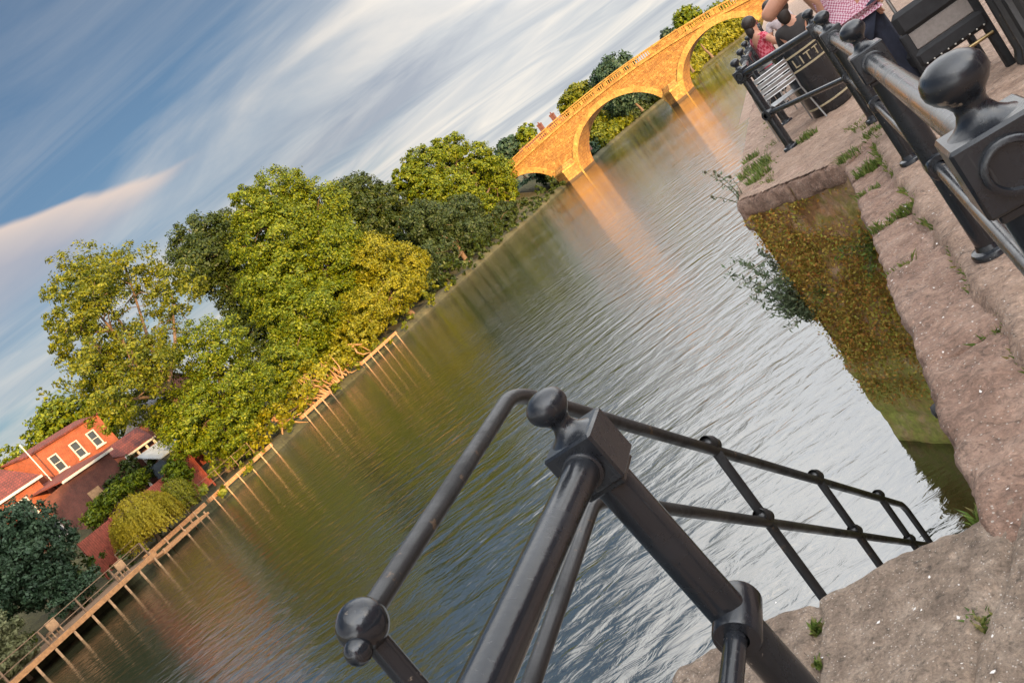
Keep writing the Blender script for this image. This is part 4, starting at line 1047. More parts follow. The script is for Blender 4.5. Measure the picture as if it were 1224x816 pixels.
def limb_tree(t, base, blobs, r0, seed, mat, fork=0.4):
    g = random.Random(seed); tr = MB(); b = Vector(base)
    cx = sum(q[0] for q in blobs)/len(blobs); cy = sum(q[1] for q in blobs)/len(blobs); zt = max(q[2] for q in blobs)
    f = Vector((b.x+(cx-b.x)*0.4, b.y+(cy-b.y)*0.4, b.z+(zt-b.z)*fork))
    mid = b.lerp(f, 0.5)+Vector((g.uniform(-.3, .3), g.uniform(-.3, .3), 0))
    tr.tube([b-Vector((0, 0, 0.6)), b+Vector((0, 0, 0.25)), mid, f], [r0*1.5, r0*1.08, r0*0.9, r0*0.75], 10)
    for (x, y, z, R) in blobs:
        e = Vector((x, y, z)); st_ = f if z > f.z-0.5 else b.lerp(f, 0.55)
        m1 = st_.lerp(e, 0.5)+Vector((g.uniform(-.1, .1)*R, g.uniform(-.1, .1)*R, -0.15*R))
        tr.tube([st_, m1, e], [r0*0.5, r0*0.33, r0*0.12], 7)
        for _ in range(4):
            dv = Vector((g.gauss(0, 1), g.gauss(0, 1), g.gauss(0.3, .8))).normalized()*R*0.95
            s2 = m1.lerp(e, g.uniform(0.3, 1)); tr.tube([s2, s2+dv*0.55+Vector((0, 0, 0.1*R)), s2+dv], [r0*0.16, r0*0.1, r0*0.03], 5)
    tr.build('trunk', mat, t)
def tree(name, label, a, n, z, blobs, mat, leaf, dens, seed, r0=0.35, per=26, cat='tree', group=None, crad=0.3, inner=0.25, jit=0.0, trunk=True, squash=0.9, bark='bark', fork=0.4):
    """blobs: (a, n, z, R) in the river frame"""
    g = random.Random(seed); t = thing(name, label, cat, a, n, z, 0, group)
    loc = [(q[1]-n+g.uniform(-jit, jit), q[0]-a, q[2]-z, q[3]) for q in blobs]
    V, F_ = foliage(loc, dens, leaf, seed, per, squash, crad, inner)
    np_mesh('crown', V, F_, M[mat], t)
    if trunk: limb_tree(t, (0, 0, 0), loc, r0, seed, M[bark], fork)
    return t
def on_plane(L, N): return [(q[0], N+(q[3] if len(q) > 3 else 0), q[1], q[2]) for q in L]
GT = 'trees along the far bank'
ash = [(48.8,20.0,2.8),(44.6,18.3,2.4),(42.1,16.3,1.8),(51.9,18.9,2.8),(53.3,15.5,2.7),(45.4,15.9,3.0),(41.6,13.5,2.5),(43.9,11.5,3.0),(48.9,12.2,3.0),(47.4,8.7,3.0),(40.6,10.2,2.3)]
tree('ash_tree', 'tall open olive-green tree with sky showing through, nearest the brick house', 46.5, -50.5, 1.5, on_plane(ash, -50), 'leaf_ash', 0.115, 13, 1, 0.42, 52, group=GT, crad=0.22, inner=0.3, jit=2.0)
low = [(50.7,9.6,2.9),(49.4,6.3,3.1),(45.6,6.3,2.9),(48.7,3.9,2.6),(45.7,3.4,2.3),(43.8,5.2,2.0),(52.0,4.6,2.4)]
tree('bank_tree', 'bushy green tree spilling down to the bank in front of the open tree', 48.2, -49.0, 1.0, on_plane(low, -48.8), 'leaf_main', 0.105, 20, 2, 0.3, 62, group=GT, crad=0.21, jit=1.0)
main = [(80.5,20.3,3.7),(73.8,20.4,2.7),(74.1,16.4,4.4),(82.6,16.7,4.2),(79.2,11.7,4.6),(71.1,11.9,4.3),(74.2,7.2,4.2),(67.7,7.7,3.9),(71.7,4.3,3.4),(65.5,5.0,3.2),(60.1,4.6,2.8),(79.5,7.4,3.9)]
tree('broad_tree', 'biggest bright green tree in the middle of the far bank', 74.0, -53.5, 1.5, on_plane(main, -53), 'leaf_main', 0.145, 14, 3, 0.6, 74, group=GT, crad=0.21, jit=1.5)
yel = [(79.7,8.2,3.2),(84.4,5.9,3.0),(77.4,4.6,3.2),(71.5,4.3,2.9),(82.2,3.9,2.3),(67.1,2.8,2.2)]
tree('yellow_tree', 'yellow-green rounded tree leaning over the water before the biggest tree', 78.5, -48.0, 0.9, on_plane(yel, -48), 'leaf_yellow', 0.13, 19, 4, 0.3, 66, group=GT, crad=0.22, jit=0.6)
drk = [(74.8,21.7,3.3),(78.8,21.0,3.5),(71.0,19.5,3.2),(74.5,17.1,3.8),(75.1,13.2,3.9),(72.5,9.5,3.8)]
tree('back_tree', 'darker blue-green tree behind the gap between the open tree and the biggest tree', 74.5, -62.0, 5.0, on_plane(drk, -62), 'leaf_mid', 0.155, 15, 5, 0.45, 58, group=GT, crad=0.21, jit=1.0)
d2 = [(111,13.5,3.2),(109,9,3.2),(93,10,3.2),(92,14,2.8),(104.1,18.2,3.4),(98.2,17.6,2.8),(105.8,15.5,3.4),(99.2,13.7,3.7),(102.4,11.2,3.4),(99,7.5,3.6)]
tree('dusky_tree', 'dusky green tree standing right of the biggest tree', 102, -58.0, 3.0, on_plane(d2, -58), 'leaf_mid', 0.185, 14, 6, 0.45, 58, group=GT, crad=0.21, jit=1.0)
t5 = [(129.4,16.7,3.4),(118.0,16.6,3.2),(132.5,12.5,3.8),(121.3,11.0,4.1),(137.0,8.8,3.9),(112.7,12.4,3.6),(125.4,6.4,3.6),(137.0,5.2,2.6),(111.3,16.0,2.3)]
tree('bridge_end_tree', 'sunlit green tree beside the left end of the bridge', 124, -53.0, 1.2, on_plane(t5, -53), 'leaf_main', 0.20, 13, 7, 0.5, 64, group=GT, crad=0.21, jit=1.5)
yw = [(100.9,7.7,3.0),(103.7,4.6,3.1),(95.5,4.5,2.9),(96.9,9.0,2.9),(110.6,3.2,2.6),(93.1,2.6,2.0),(107,7,2.8),(116,3,2.4),(122,2.8,2.2),(111,7,2.6),(90,5,2.4),(88,2.2,2.0)]
tree('yew_tree', 'very dark low evergreen overhanging the water left of the bridge', 100, -49.0, 0.8, on_plane(yw, -49.5), 'leaf_dark', 0.165, 18, 8, 0.35, 54, group=GT, crad=0.26, jit=0.8)
lb_ = [(50.6,2.1,1.4),(47.6,2.1,1.3),(58.1,2.6,1.5),(54.6,2.1,1.4),(62,2.4,1.5)]
tree('bank_shrub', 'low green shrub hanging over the bank below the big trees', 54, -47.6, 0.8, on_plane(lb_, -47.5), 'leaf_yellow', 0.16, 26, 9, 0.12, 22, 'shrub', crad=0.3)
lbt = [(54.4,14.3,2.1),(52.8,14.2,1.9),(55.9,12.9,2.0),(51.3,13.2,1.8),(58.0,12.7,2.3),(55,11,2.2),(60,11,2.2)]
tree('rounded_tree', 'rounded green tree rising behind the brick house roof', 55, -72.0, 6.0, on_plane(lbt, -72), 'leaf_main', 0.2, 18, 10, 0.3, 24, group=GT)
tree('thin_tree', 'thin sparse young tree top behind the rounded tree', 58.7, -78.0, 6.4, on_plane([(58.5,18.2,0.7),(59.0,17.2,0.8),(58.2,16.2,0.6)], -78), 'leaf_ash', 0.15, 9, 11, 0.1, 14, group=GT)
tree('garden_tree', 'small green tree at the left edge behind the gabled house', 43, -67, 6.0, on_plane([(43.5,12.2,1.4),(42.2,11.6,1.3),(41.0,12.4,1.4),(44.5,10.8,1.2),(40,11,1.5)], -66), 'leaf_main', 0.16, 20, 12, 0.18, 22, group=GT)
dr_ = [(29.4,6.6,1.9),(29.9,4.9,1.7),(27.8,5.3,1.9),(28.5,3.4,1.6),(28.1,7.0,1.8),(29.3,2.4,1.0),(27.2,3.9,1.5),(26,6,1.8),(24.5,4.5,1.8)]
tree('dark_round_tree', 'dense dark rounded tree at the left edge by the jetty', 28.2, -48.6, 1.2, on_plane(dr_, -48.4), 'leaf_blue', 0.11, 60, 13, 0.2, 24, crad=0.24)
tree('sage_bush', 'pale sage-coloured bush at the bottom left corner of the far bank', 22.6, -45.0, 0.7, on_plane([(23.2,3.0,0.9),(22.6,1.9,1.0),(21.6,1.7,1.1),(23.2,1.4,0.6),(20.5,2.2,1.2)], -45), 'leaf_pale', 0.10, 90, 14, 0.08, 18, 'bush', crad=0.28)
tree('jetty_bush', 'small dark bush behind the jetty rail', 28.8, -46.9, 0.9, on_plane([(29.1,1.9,0.6),(28.1,1.9,0.7),(29.8,2.0,0.5),(27,1.8,.6)], -46.9), 'leaf_blue', 0.09, 110, 15, 0.05, 16, 'bush')
tree('flower_shrub', 'green garden shrub in front of the brown lower roof', 38.5, -52.5, 3.2, on_plane([(39.1,5.0,0.9),(37.9,5.0,0.8),(40.2,4.9,0.8),(37.0,4.9,0.8),(41,4.8,.7),(36,4.6,.7)], -52.4), 'leaf_main', 0.10, 80, 16, 0.06, 18, 'shrub')
tree('fence_shrub', 'light green shrub over the red fence', 41.3, -49.4, 1.2, on_plane([(41.0,3.7,0.9),(41.3,3.0,0.8),(41.7,4.1,0.6),(40.5,2.2,.7)], -49.3), 'leaf_main', 0.11, 80, 17, 0.08, 20, 'shrub')
tree('climbing_shrub', 'loose dark shrub climbing the brown wall of the brick house', 40.6, -55.6, 3.4, on_plane([(39.6,5.0,0.8),(41.3,5.6,0.8),(42.6,5.2,0.9),(43.4,6.2,0.7),(38.4,4.6,0.7),(44.3,5.0,0.8)], -55.4), 'leaf_mid', 0.10, 70, 18, 0.05, 18, 'shrub')
# weeping willows
def willow(label, a, n, z, h, R, seed, mat='leaf_willow', strands=170, leaf=0.10):
    t = thing('weeping_willow', label, 'willow', a, n, z); g = np.random.default_rng(seed); P = []; Nv = []; tr = MB()
    tr.tube([(0,0,-0.3),(0.05,0,h*0.4),(0.1,0.05,h*0.72)], [0.13*R/2, 0.1*R/2, 0.05*R/2], 8)
    for k in range(strands):
        q = g.uniform(0, 2*pi); rr = R*sqrt(g.uniform(0.03, 1.0)); ztop = h*(1-0.40*(rr/R)**2) + g.normal(0, 0.1*h*0.3)
        L = g.uniform(0.45, 0.95)*(ztop); x, y = rr*cos(q), rr*sin(q); nl = int(L/(leaf*0.55))+4
        u = np.linspace(0, 1, nl)
        P.append(np.stack([x*(1+0.18*np.sqrt(u))+g.normal(0, leaf*0.5, nl), y*(1+0.18*np.sqrt(u))+g.normal(0, leaf*0.5, nl), ztop-L*u], 1)); Nv.append(np.stack([np.full(nl, cos(q)), np.full(nl, sin(q)), np.full(nl, 0.3)], 1))
        if k % 9 == 0: tr.tube([(0.1, 0.05, h*0.7), (x*0.6, y*0.6, ztop*1.0), (x, y, ztop*0.95)], [0.03, 0.02, 0.008], 5)
    P = np.concatenate(P); Nv = np.concatenate(Nv); V, F_ = scatter_leaves(P, Nv, leaf, 0.5, seed, 0.35)
    np_mesh('crown', V, F_, M[mat], t); tr.build('trunk', M['bark'], t)
willow('golden yellow weeping willow on the bank beside the jetty', 35.1, -47.4, 0.9, 3.5, 2.1, 31, strands=420, leaf=0.085)
willow('small olive weeping willow just right of the golden one', 38.4, -47.4, 0.9, 2.7, 1.2, 32, 'leaf_yellow', 170, 0.08)
# beyond the bridge (world positions)
def far_tree(name, label, xs, mat, leaf, dens, seed, willow_=False, gz=2.0, cat='tree'):
    c = xs[0]; a = c[0]*D[0]+c[1]*D[1]; n = c[0]*NN[0]+c[1]*NN[1]
    bl = [(x*D[0]+y*D[1], x*NN[0]+y*NN[1], z, R) for x, y, z, R in xs]
    return tree(name, label, a, n, gz, bl, mat, leaf, dens, seed, 0.3, 22, cat, 'trees beyond the bridge', trunk=(cat == 'tree'))
far_tree('upstream_tree', 'dark green tree showing above the bridge parapet near its crown', [(60.2,200,12.8,4.6),(56.9,200,13.2,3.3),(58,201,8,4.5)], 'leaf_blue', 0.42, 10, 41)
far_tree('upstream_tree', 'olive tree showing above the parapet left of the dark one', [(52.0,210,14.4,3.5),(49.0,210,14.0,3.1),(50.5,211,9,4)], 'leaf_ash', 0.42, 10, 42)
far_tree('upstream_tree', 'small green tree by the chimneys at the left end of the bridge', [(30.1,180,13.0,2.3),(28,181,11,2.5)], 'leaf_main', 0.38, 13, 43)
far_tree('upstream_tree', 'dark tree above the left end of the parapet by the bank trees', [(25,180,13.2,2.7),(22,181,11.5,3)], 'leaf_blue', 0.38, 13, 44)
far_tree('upstream_tree', 'green tree showing above the right half of the parapet', [(81.9,200,12.3,3.3),(79,201,9,4)], 'leaf_main', 0.42, 12, 45)
far_tree('upstream_tree', 'low dark tree just left of the one over the right parapet', [(76.0,200,12.0,2.3),(75,201,8.5,3.5)], 'leaf_blue', 0.42, 12, 46)
far_tree('upstream_willow', 'bright yellow-green willow framed by the middle arch', [(56.5,215,3.6,4.2),(54,214,2.6,3.4),(58,216,1.8,3)], 'leaf_willow', 0.34, 16, 47, gz=0.8)
far_tree('upstream_bush', 'green bush right of the willow under the middle arch', [(64,232,3.2,4.2),(68,238,2.8,4.0),(73,248,2.6,4.0)], 'leaf_main', 0.4, 12, 48, gz=0.8, cat='bush')
far_tree('upstream_bush', 'dark bush at the left edge of the middle arch opening', [(46,198,2.8,2.8),(43.5,192,2.2,2.4),(49,203,1.5,2.0)], 'leaf_blue', 0.34, 14, 49, gz=0.8, cat='bush')
far_tree('upstream_bush', 'yellow-green hedge seen through the right arch', [(88,235,3.4,4.4),(94,246,4.2,5.0),(84,226,2.6,3.6),(100,256,4.5,5.5),(106,262,5,6)], 'leaf_yellow', 0.42, 11, 50, gz=0.8, cat='bush')
far_tree('upstream_bush', 'green bushes in the distance under the middle arch', [(80,262,3.4,4.2),(87,272,3.6,4.4),(94,280,4,5)], 'leaf_main', 0.45, 10, 51, gz=0.8, cat='bush')
far_tree('upstream_bush', 'shadowy bushes behind the left arch', [(24,172,2.8,3.0),(20,170,3.0,3.4),(28,178,3.0,2.8)], 'leaf_blue', 0.36, 13, 52, gz=0.8, cat='bush')
far_tree('upstream_tree', 'row of tall trees closing the view far upstream', [(100,300,7,7),(112,306,7,7),(124,312,8,8),(88,300,6,6),(140,318,8,8),(76,290,6,5)], 'leaf_main', 0.55, 8, 53, gz=1.0)

def bank_row(label, a0, a1, mat, seed, hmin, hmax, leaf=0.40, cat='bush', name='upstream_bush', back=1.5):
    g = random.Random(seed); bp_ = bank_pts(); bl = []; a = a0
    sel = [p for i, p in enumerate(bp_) if a0 <= i <= a1]
    for (pa, pn) in sel[::1]:
        R_ = g.uniform(hmin, hmax)*0.5
        bl.append((pa+g.uniform(-1, 1), pn-back-R_*0.5+g.uniform(-.8, .8)*1.0, R_*0.85+0.4, R_))
        bl.append((pa+g.uniform(-1, 1), pn-back-R_*1.8+g.uniform(-.8, .8)*1.0, R_*1.7+1.0, R_*1.05))
    tree(name, label, bl[0][0], bl[0][1], 0.8, bl, mat, leaf, 12, seed, 0.15, 18, cat, 'bank growth beyond the bridge', trunk=False)
NB = len(bank_pts())
bi = [i for i, p in enumerate(bank_pts())]
def ia(a): return min(range(NB), key=lambda i: abs(bank_pts()[i][0]-a))
bank_row('dark bank growth right behind the left bridge arch', ia(150), ia(182), 'leaf_blue', 61, 2.5, 4.5)
bank_row('olive bank growth either side of the golden willow', ia(182), ia(214), 'leaf_ash', 62, 3, 5)
bank_row('mid green bank growth seen low through the middle arch', ia(214), ia(246), 'leaf_mid', 63, 3.5, 5.5)
bank_row('bright bank growth at the far bend of the river', ia(246), ia(290), 'leaf_yellow', 64, 4, 7)
bank_row('last line of bank growth seen through the right arch', ia(290), ia(345), 'leaf_yellow', 65, 5, 8)
bank_row('shaggy weeds and grass hanging over the bank left of the bridge', ia(86), ia(148), 'leaf_mid', 66, 1.0, 2.2, 0.20, 'bank weeds', 'bank_weeds', -0.5)
bank_row('leafy weeds on the slope behind the jetty rail', ia(14), ia(36), 'leaf_mid', 68, 1.4, 2.4, 0.13, 'bank weeds', 'bank_weeds', 1.6)
bank_row('low weeds on the bank between the jetty and the big trees', ia(40), ia(84), 'leaf_ash', 67, 0.7, 1.5, 0.15, 'bank weeds', 'bank_weeds', -0.35)
# exposed roots at the bank
rt = thing('tree_roots', 'bare pale roots and fallen branches on the bank under the big trees', 'roots', 57.5, -46.6, 0.5)
g = random.Random(5); rm = MB()
for k in range(26):
    y0 = g.uniform(-7, 8); x0 = g.uniform(-0.5, 0.4); pts = [(x0-1.2, y0, 1.6+g.uniform(-.4, .8))]
    for j in range(4):
        q = pts[-1]; pts.append((q[0]+g.uniform(0.1, 0.5), q[1]+g.uniform(-0.9, 0.9), max(0.02-0.5, q[2]-g.uniform(0.1, 0.7))))
    r0 = g.uniform(0.06, 0.17); rm.tube(pts, [r0, r0*0.85, r0*0.65, r0*0.45, r0*0.2], 6)
rm.build('root_tangle', M['root'], rt); rm = MB()
for k in range(14):
    y0 = g.uniform(-2, 3); rm.tube([(0, y0, 0.3), (g.uniform(-1, .6), y0+g.uniform(-1, 1), 1.4), (g.uniform(-1.5, .8), y0+g.uniform(-1.8, 1.8), 2.8)], [0.10, 0.06, 0.02], 6)
rm.build('bare_branches', M['root'], rt)

# ------------------------------------------------------------------ jetty and bank edging
jt = thing('wooden_jetty', 'sunlit timber jetty on thin piles with a rail at the lower left', 'jetty', 0, 0, 0)
JA = [(18.0, -43.0), (31.5, -43.6)]
def jn(a): return JA[0][1]+(a-18.0)/13.5*(JA[1][1]-JA[0][1])
dk = MB()
for k in range(90):
    a0 = 18.0+13.5*k/90; dk.box(-47.0, jn(a0)-0.02, a0, a0+0.142, 0.80+0.006*random.random(), 0.85)
dk.build('deck', M['wood_dark'], jt, smooth=False)
m = MB(); m.add([(jn(18)-0.10,18,0.62),(jn(31.5)-0.10,31.5,0.62),(jn(31.5)+0.05,31.5,0.62),(jn(18)+0.05,18,0.62),(jn(18)-0.10,18,0.90),(jn(31.5)-0.10,31.5,0.90),(jn(31.5)+0.05,31.5,0.90),(jn(18)+0.05,18,0.90)], [(3,2,1,0),(4,5,6,7),(0,1,5,4),(1,2,6,5),(2,3,7,6),(3,0,4,7)])
m.build('edge_beam', M['wood'], jt, smooth=False)
for k in range(11):
    a = 18.4+1.28*k; MB().tube([(jn(a)-0.02, a, -0.8), (jn(a)-0.02, a, 0.6)], 0.07, 8).build('pile', M['wood_pale'], jt)
    if k % 2 == 0: MB().box(jn(a)-0.22, jn(a)-0.14, a-0.04, a+0.04, 0.85, 1.85).build('rail_post', M['wood_dark'], jt, smooth=False)
for z in (1.32, 1.84):
    m = MB(); m.tube([(jn(18.2)-0.18, 18.2, z), (jn(31.2)-0.18, 31.2, z)], 0.028, 6); m.build('hand_rail', M['wood_dark'], jt)
rv = thing('bank_edging', 'long timber edging board on stakes along the garden bank', 'bank edging', 0, 0, 0)
for (a0, a1) in ((32.2, 38.2), (38.6, 46.5), (51, 56), (62, 70)):
    MB().box(-45.85, -45.62, a0, a1, 0.62, 0.9).build('edging_board', M['wood'], rv, smooth=False)
    a = a0+0.4
    while a < a1: MB().tube([(-45.55, a, -0.7), (-45.58, a, 0.9)], 0.05, 8).build('stake', M['wood_pale'], rv); a += 1.45
m = thing('landing_stage', 'low sunlit wooden landing stage below the willows', 'landing stage', 33.4, -44.8, 0)
MB().box(-1.0, 0.8, -1.2, 3.2, 0.28, 0.42).build('deck', M['wood'], m, smooth=False)
for x, y in ((-0.8,-1),(0.7,-1),(0.7,1),(0.7,3),(-.8,3)): MB().tube([(x, y, -0.7), (x, y, 0.6)], 0.06, 8).build('pile', M['wood_pale'], m)
# jetty chairs
for i, (a, n, lab) in enumerate(((30.2, -45.2, 'wooden garden chair at the right end of the jetty'), (25.0, -45.0, 'wooden garden chair half way along the jetty'))):
    c = thing('garden_chair', lab, 'garden chair', a, n, 0.85, radians(-90))
    MB().box(-.3,.3,-.25,.25,.38,.44).build('seat', M['wood_pale'], c); MB().box(-.3,.3,.22,.28,.44,.95).build('backrest', M['wood_pale'], c)
    for sx in (-1, 1):
        for sy in (-1, 1): MB().box(.26*sx-.03,.26*sx+.03,.22*sy-.03,.22*sy+.03,0,.38).build('leg', M['wood_pale'], c)

# ------------------------------------------------------------------ far bank houses (river frame: x across, y along)
def window(parent, x, y0, y1, z0, z1, bars=(1, 1), mat='white'):
    """a window in a wall facing +x"""
    f = MB(); w = 0.10
    f.box(x, x+0.07, y0, y1, z0, z0+w); f.box(x, x+0.07, y0, y1, z1-w, z1); f.box(x, x+0.07, y0, y0+w, z0+w, z1-w); f.box(x, x+0.07, y1-w, y1, z0+w, z1-w)
    for k in range(bars[0]):
        yy = y0+(y1-y0)*(k+1)/(bars[0]+1); f.box(x, x+0.05, yy-0.03, yy+0.03, z0+w, z1-w)
    for k in range(bars[1]):
        z_ = z0+(z1-z0)*(k+1)/(bars[1]+1); f.box(x, x+0.045, y0+w, y1-w, z_-0.03, z_+0.03)
    o = f.build('window', M[mat], parent, smooth=False)
    MB().box(x+0.004, x+0.02, y0+0.05, y1-0.05, z0+0.05, z1-0.05).build('pane', M['glass'], o, smooth=False)
    MB().box(x, x+0.14, y0-0.1, y1+0.1, z0-0.12, z0-0.003).build('sill', M['white'], o, smooth=False)
def gable_roof(x0, x1, y0, y1, ze, zr, axis='y', over=0.25, th=0.14):
    r = MB()
    if axis == 'y':
        xm = (x0+x1)/2
        for xa, sg in ((x0-over, 1), (x1+over, -1)):
            zl = ze-(zr-ze)*over/((x1-x0)/2)
            r.add([(xa,y0-over,zl),(xa,y1+over,zl),(xm,y1+over,zr),(xm,y0-over,zr),(xa,y0-over,zl+th),(xa,y1+over,zl+th),(xm,y1+over,zr+th),(xm,y0-over,zr+th)], [(0,1,2,3),(4,5,6,7),(0,1,5,4),(1,2,6,5),(2,3,7,6),(3,0,4,7)])
    else:
        ym = (y0+y1)/2
        for ya in (y0-over, y1+over):
            zl = ze-(zr-ze)*over/((y1-y0)/2)
            r.add([(x0-over,ya,zl),(x1+over,ya,zl),(x1+over,ym,zr),(x0-over,ym,zr),(x0-over,ya,zl+th),(x1+over,ya,zl+th),(x1+over,ym,zr+th),(x0-over,ym,zr+th)], [(0,1,2,3),(4,5,6,7),(0,1,5,4),(1,2,6,5),(2,3,7,6),(3,0,4,7)])
    return r
def walls(x0, x1, y0, y1, z0, ze, zr=None, axis='y'):
    w = MB(); w.box(x0, x1, y0, y1, z0, ze)
    if zr:
        if axis == 'y':
            for y in (y0, y1): w.add([(x0,y,ze),(x1,y,ze),((x0+x1)/2,y,zr)], [(0,1,2)])
        else:
            for x in (x0, x1): w.add([(x,y0,ze),(x,y1,ze),(x,(y0+y1)/2,zr)], [(0,1,2)])
    return w
def chimney(parent, x, y, z0, z1, s=0.35, mat='brick_red'):
    c = MB(); c.box(x-s, x+s, y-s, y+s, z0, z1); c.box(x-s-.06, x+s+.06, y-s-.06, y+s+.06, z1-0.3, z1-0.12); o = c.build('chimney', M[mat], parent, smooth=False)
    p = MB()
    for dy in (-.15, .15): p.lathe([(0.09, z1), (0.11, z1+0.35), (0.08, z1+0.36)], 8, Matrix.Translation((x, y+dy, 0)))
    p.build('chimney_pots', M['tile'], o)

h1 = thing('brick_house', 'orange-red brick house with three white upper windows on the far bank', 'house', 0, 0, 0)
walls(-68, -62, 41.9, 49.4, 4.0, 11.5, 12.1).build('wall', M['brick_red'], h1, smooth=False)
rf = gable_roof(-68, -62, 41.9, 49.4, 11.5, 12.2, over=0.15).build('roof', M['tile'], h1, smooth=False)
for (y0, y1) in ((43.1, 44.0), (45.3, 46.2), (47.2, 48.1)): window(h1, -61.995, y0, y1, 9.1, 10.6, (0, 1))
wl = MB(); wl.box(-61.99, -56.2, 39.0, 43.3, 3.0, 7.9); wl.build('extension_wall', M['brick_brown'], h1, smooth=False)
r_ = MB(); r_.add([(-56.0,38.6,8.0),(-56.0,43.6,8.0),(-62,43.6,8.95),(-62,38.6,8.95),(-56.0,38.6,8.12),(-56.0,43.6,8.12),(-62,43.6,9.07),(-62,38.6,9.07)], [(0,1,2,3),(4,5,6,7),(0,1,5,4),(1,2,6,5),(2,3,7,6),(3,0,4,7)])
er = r_.build('extension_roof', M['tile'], h1, smooth=False)
MB().box(-56.1, -55.9, 38.6, 43.6, 7.86, 8.06).build('gutter', M['white'], er, smooth=False)
MB().box(-56.19, -56.14, 39.6, 40.7, 5.5, 6.3).build('window_blind', M['wood_pale'], h1, smooth=False); MB().box(-56.19, -56.1, 40.9, 42.6, 3.6, 6.0).build('door', M['blackcloth'], h1, smooth=False)

h2 = thing('gabled_house', 'brick house at the left edge with a white-framed window and a white eaves board', 'house', 0, 0, 0)
walls(-67, -60, 31.0, 40.0, 4.0, 9.6, 12.2).build('wall', M['brick_red'], h2, smooth=False)
rf = gable_roof(-67, -60, 31.0, 40.0, 9.7, 12.2).build('roof', M['tile'], h2, smooth=False)
MB().box(-59.85, -59.68, 30.7, 40.3, 9.42, 9.62).build('eaves_board', M['white'], rf, smooth=False)
chimney(rf, -63.5, 33, 12, 13.8)
window(h2, -59.995, 36.9, 38.4, 7.3, 8.9, (1, 1)); window(h2, -59.995, 33.2, 34.6, 7.3, 8.9, (1, 1)); window(h2, -59.995, 37.6, 39.0, 4.9, 6.4, (1, 1))
pl = thing('flag_pole', 'plain white pole standing at the corner of the gabled house', 'pole', 41.2, -60.6, 5.2)
MB().tube([(0,0,0),(0,0,7.2)], 0.045, 8).build('shaft', M['white'], pl); MB().ball((0,0,7.22), 0.07, 10).build('finial', M['white'], pl)

h3 = thing('garden_building', 'low building with a red tiled roof and white posts beside the brick house', 'outbuilding', 0, 0, 0)
walls(-59.5, -56.6, 43.7, 48.2, 3.0, 6.7).build('wall', M['brick_brown'], h3, smooth=False)
r_ = MB(); r_.add([(-55.6,41.6+2.2,6.8),(-55.6,47.0,6.8),(-58.2,48.6,8.3),(-59.6,43.8,8.3),(-55.6,43.8,6.92),(-55.6,47.0,6.92),(-58.2,48.6,8.42),(-59.6,43.8,8.42)], [(0,1,2,3),(4,5,6,7),(0,1,5,4),(1,2,6,5),(2,3,7,6),(3,0,4,7)])
rf = r_.build('roof', M['tile'], h3, smooth=False)
MB().box(-55.66, -55.48, 43.7, 47.1, 6.70, 6.86).build('gutter', M['white'], rf, smooth=False)
for y in (43.9, 45.0, 46.0, 46.9): MB().box(-55.8, -55.66, y-.07, y+.07, 3.0, 6.72).build('white_post', M['white'], h3, smooth=False)
cv = thing('conservatory', 'grey-blue glazed lean-to next to the red tiled garden building', 'conservatory', 0, 0, 0)
MB().box(-55.0, -53.2, 44.2, 47.0, 3.2, 5.0).build('wall', M['glass'], cv, smooth=False)
MB().add([(-53.0,44.0,5.0),(-53.0,47.2,5.0),(-55.2,47.2,6.2),(-55.2,44.0,6.2),(-53.0,44.0,5.1),(-53.0,47.2,5.1),(-55.2,47.2,6.3),(-55.2,44.0,6.3)], [(0,1,2,3),(4,5,6,7),(0,1,5,4),(1,2,6,5),(2,3,7,6),(3,0,4,7)]).build('roof', M['greyplastic'], cv, smooth=False)
h4 = thing('slate_house', 'small brick house with a grey roof half hidden behind the bank tree', 'house', 0, 0, 0)
walls(-64, -58, 52.0, 58.0, 4.5, 8.6, 10.6, 'x').build('wall', M['brick_brown'], h4, smooth=False)
gable_roof(-64, -58, 52.0, 58.0, 8.7, 10.6, 'x').build('roof', M['slate'], h4, smooth=False); window(h4, -57.995, 54.3, 55.7, 7.0, 8.2, (1, 1)); window(h4, -57.995, 52.6, 53.6, 5.2, 6.4, (0, 1))
def board_fence(label, pts, z0, z1, mat='wood_red'):
    t = thing('garden_fence', label, 'fence', pts[0][0], pts[0][1], 0)
    a0, n0 = pts[0]
    for (pa, pn), (qa, qn) in zip(pts, pts[1:]):
        L = hypot(qa-pa, qn-pn); k = int(L/0.16); pm = MB()
        for i in range(k):
            u0 = i/k; x = pn+(qn-pn)*(u0+0.5/k)-n0; y = pa+(qa-pa)*(u0+0.5/k)-a0
            R_ = Matrix.Translation((x, y, 0)) @ Matrix.Rotation(atan2(qa-pa, qn-pn), 4, 'Z'); pm.box(-0.072, 0.072, -0.012, 0.012, z0, z1+0.02*((i*37) % 5)/5, R_)
        pm.build('fence_boards', M[mat], t, smooth=False)
        m_ = max(1, int(L/2))
        for i in range(m_+1):
            x = pn+(qn-pn)*i/m_-n0; y = pa+(qa-pa)*i/m_-a0; MB().box(x+.03, x+0.13, y-.05, y+.05, z0-.3, z1+0.12).build('fence_post', M[mat], t, smooth=False)
board_fence('red-brown boarded garden fence above the willow', [(32.5,-50.2),(38.2,-50.2),(43.6,-50.0)], 1.2, 3.9)
board_fence('short red-brown fence panel at the corner by the conservatory', [(43.9,-52.0),(46.6,-52.2)], 2.6, 4.6)
gr = thing('garden_rail', 'thin pale posts and wires along the bank path under the willow', 'garden railing', 31.5, -46.6, 0.8)
for k in range(8): MB().tube([(0, 2*k, 0), (0, 2*k, 1.3)], 0.03, 6).build('post', M['wood_dark'], gr)
for z in (0.7, 1.25): MB().tube([(0, 0, z), (0, 14, z)], 0.014, 5).build('wire', M['wood_dark'], gr)

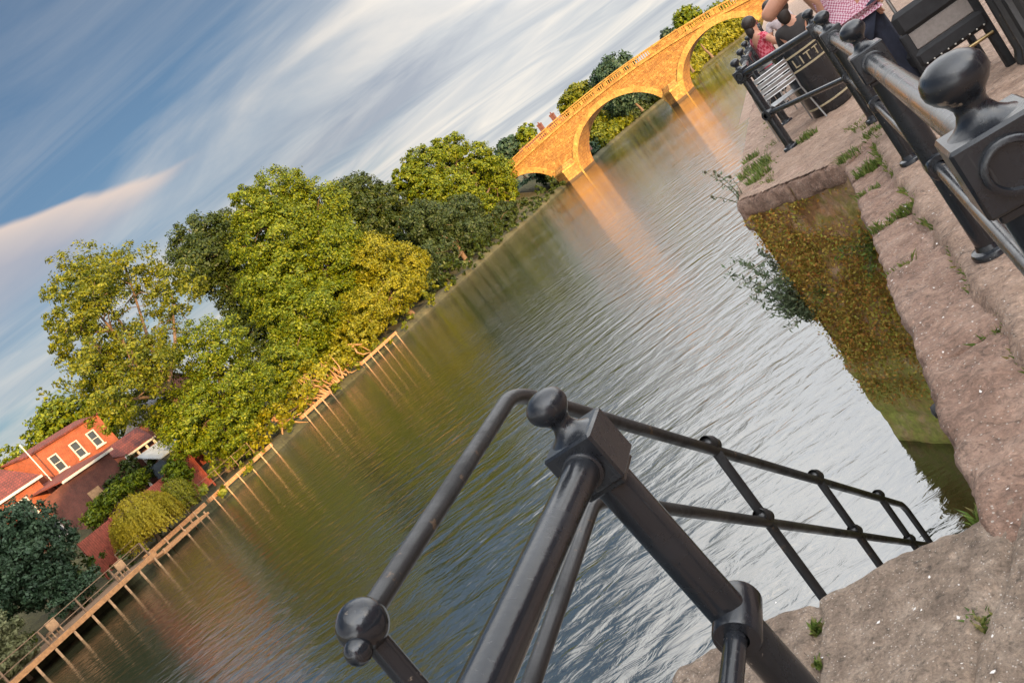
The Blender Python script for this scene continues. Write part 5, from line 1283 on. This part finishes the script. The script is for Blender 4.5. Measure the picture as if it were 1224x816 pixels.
# houses at the bridge end, seen above the parapet
def wbox(m_, c, sx, sy, z0, z1): m_.box(c[0]-sx, c[0]+sx, c[1]-sy, c[1]+sy, z0, z1)
hb = bpy.data.objects.new('bridge_end_house', None); COL.objects.link(hb); hb.location = (31.5, 172, 0); hb.rotation_euler = (0, 0, radians(-30)); tag(hb, 'red brick house with tall chimneys behind the left end of the bridge', 'house')
walls(-6, 6, -3.5, 3.5, 2, 9.2, 11.2, 'x').build('wall', M['brick_brown'], hb, smooth=False)
q = MB()
for ya in (-3.8, 3.8): q.add([(-6.2,ya,9.1),(6.2,ya,9.1),(6.2,0,11.3),(-6.2,0,11.3)], [(0,1,2,3)])
rf = q.build('roof', M['tile'], hb, smooth=False); chimney(rf, 1.2, -1.2, 9.8, 12.9, 0.45, 'brick_brown'); chimney(rf, 4.6, -1.2, 9.8, 12.9, 0.45, 'brick_brown')
# ------------------------------------------------------------------ buildings on this bank, behind the camera; they shade the quay
def terrace(label, a0, a1, n0, depth, h, zr, mat, seed):
    t = thing('quayside_house', label, 'house', 0, 0, 0, 0, 'houses along this quay')
    walls(n0, n0+depth, a0, a1, 3.2, h, zr).build('wall', M[mat], t, smooth=False)
    rf = gable_roof(n0, n0+depth, a0, a1, h, zr).build('roof', M['tile'], t, smooth=False); chimney(rf, n0+depth/2, a1-1, zr-1, zr+1.6, 0.5)
    k = 0; y = a0+1.2
    while y+1.2 < a1:
        for z in (4.2, 7.2, 10.2):
            if z+1.9 < h:
                f = MB(); f.box(n0-0.06, n0, y, y+1.1, z, z+1.6); o_ = f.build('window', M['white'], t, smooth=False)
                MB().box(n0-0.075, n0-0.061, y+.1, y+1.0, z+.1, z+1.5).build('pane', M['glass'], o_, smooth=False)
        y += 2.6
terrace('pale rendered quayside house opposite the landing', -14, -2.5, 9.5, 8, 10.5, 13.5, 'brick_brown', 1)
terrace('brick quayside house with its door facing the railing', -2.4, 9, 10, 8, 9.5, 12.5, 'brick_red', 2)
terrace('lower brick quayside house further upstream', 9.1, 22, 10.5, 8, 8.5, 11.5, 'brick_brown', 3)
terrace('cream-windowed brick quayside house beyond the lower one', 22.2, 38, 10.2, 8, 9.0, 12.0, 'brick_red', 5)
terrace('long brown brick quayside house nearest the bridge', 38.1, 60, 10.8, 8, 8.8, 11.8, 'brick_brown', 6)
terrace('tall quayside warehouse downstream of the landing', -66, -28, 9.5, 12, 21, 25.5, 'brick_red', 4)
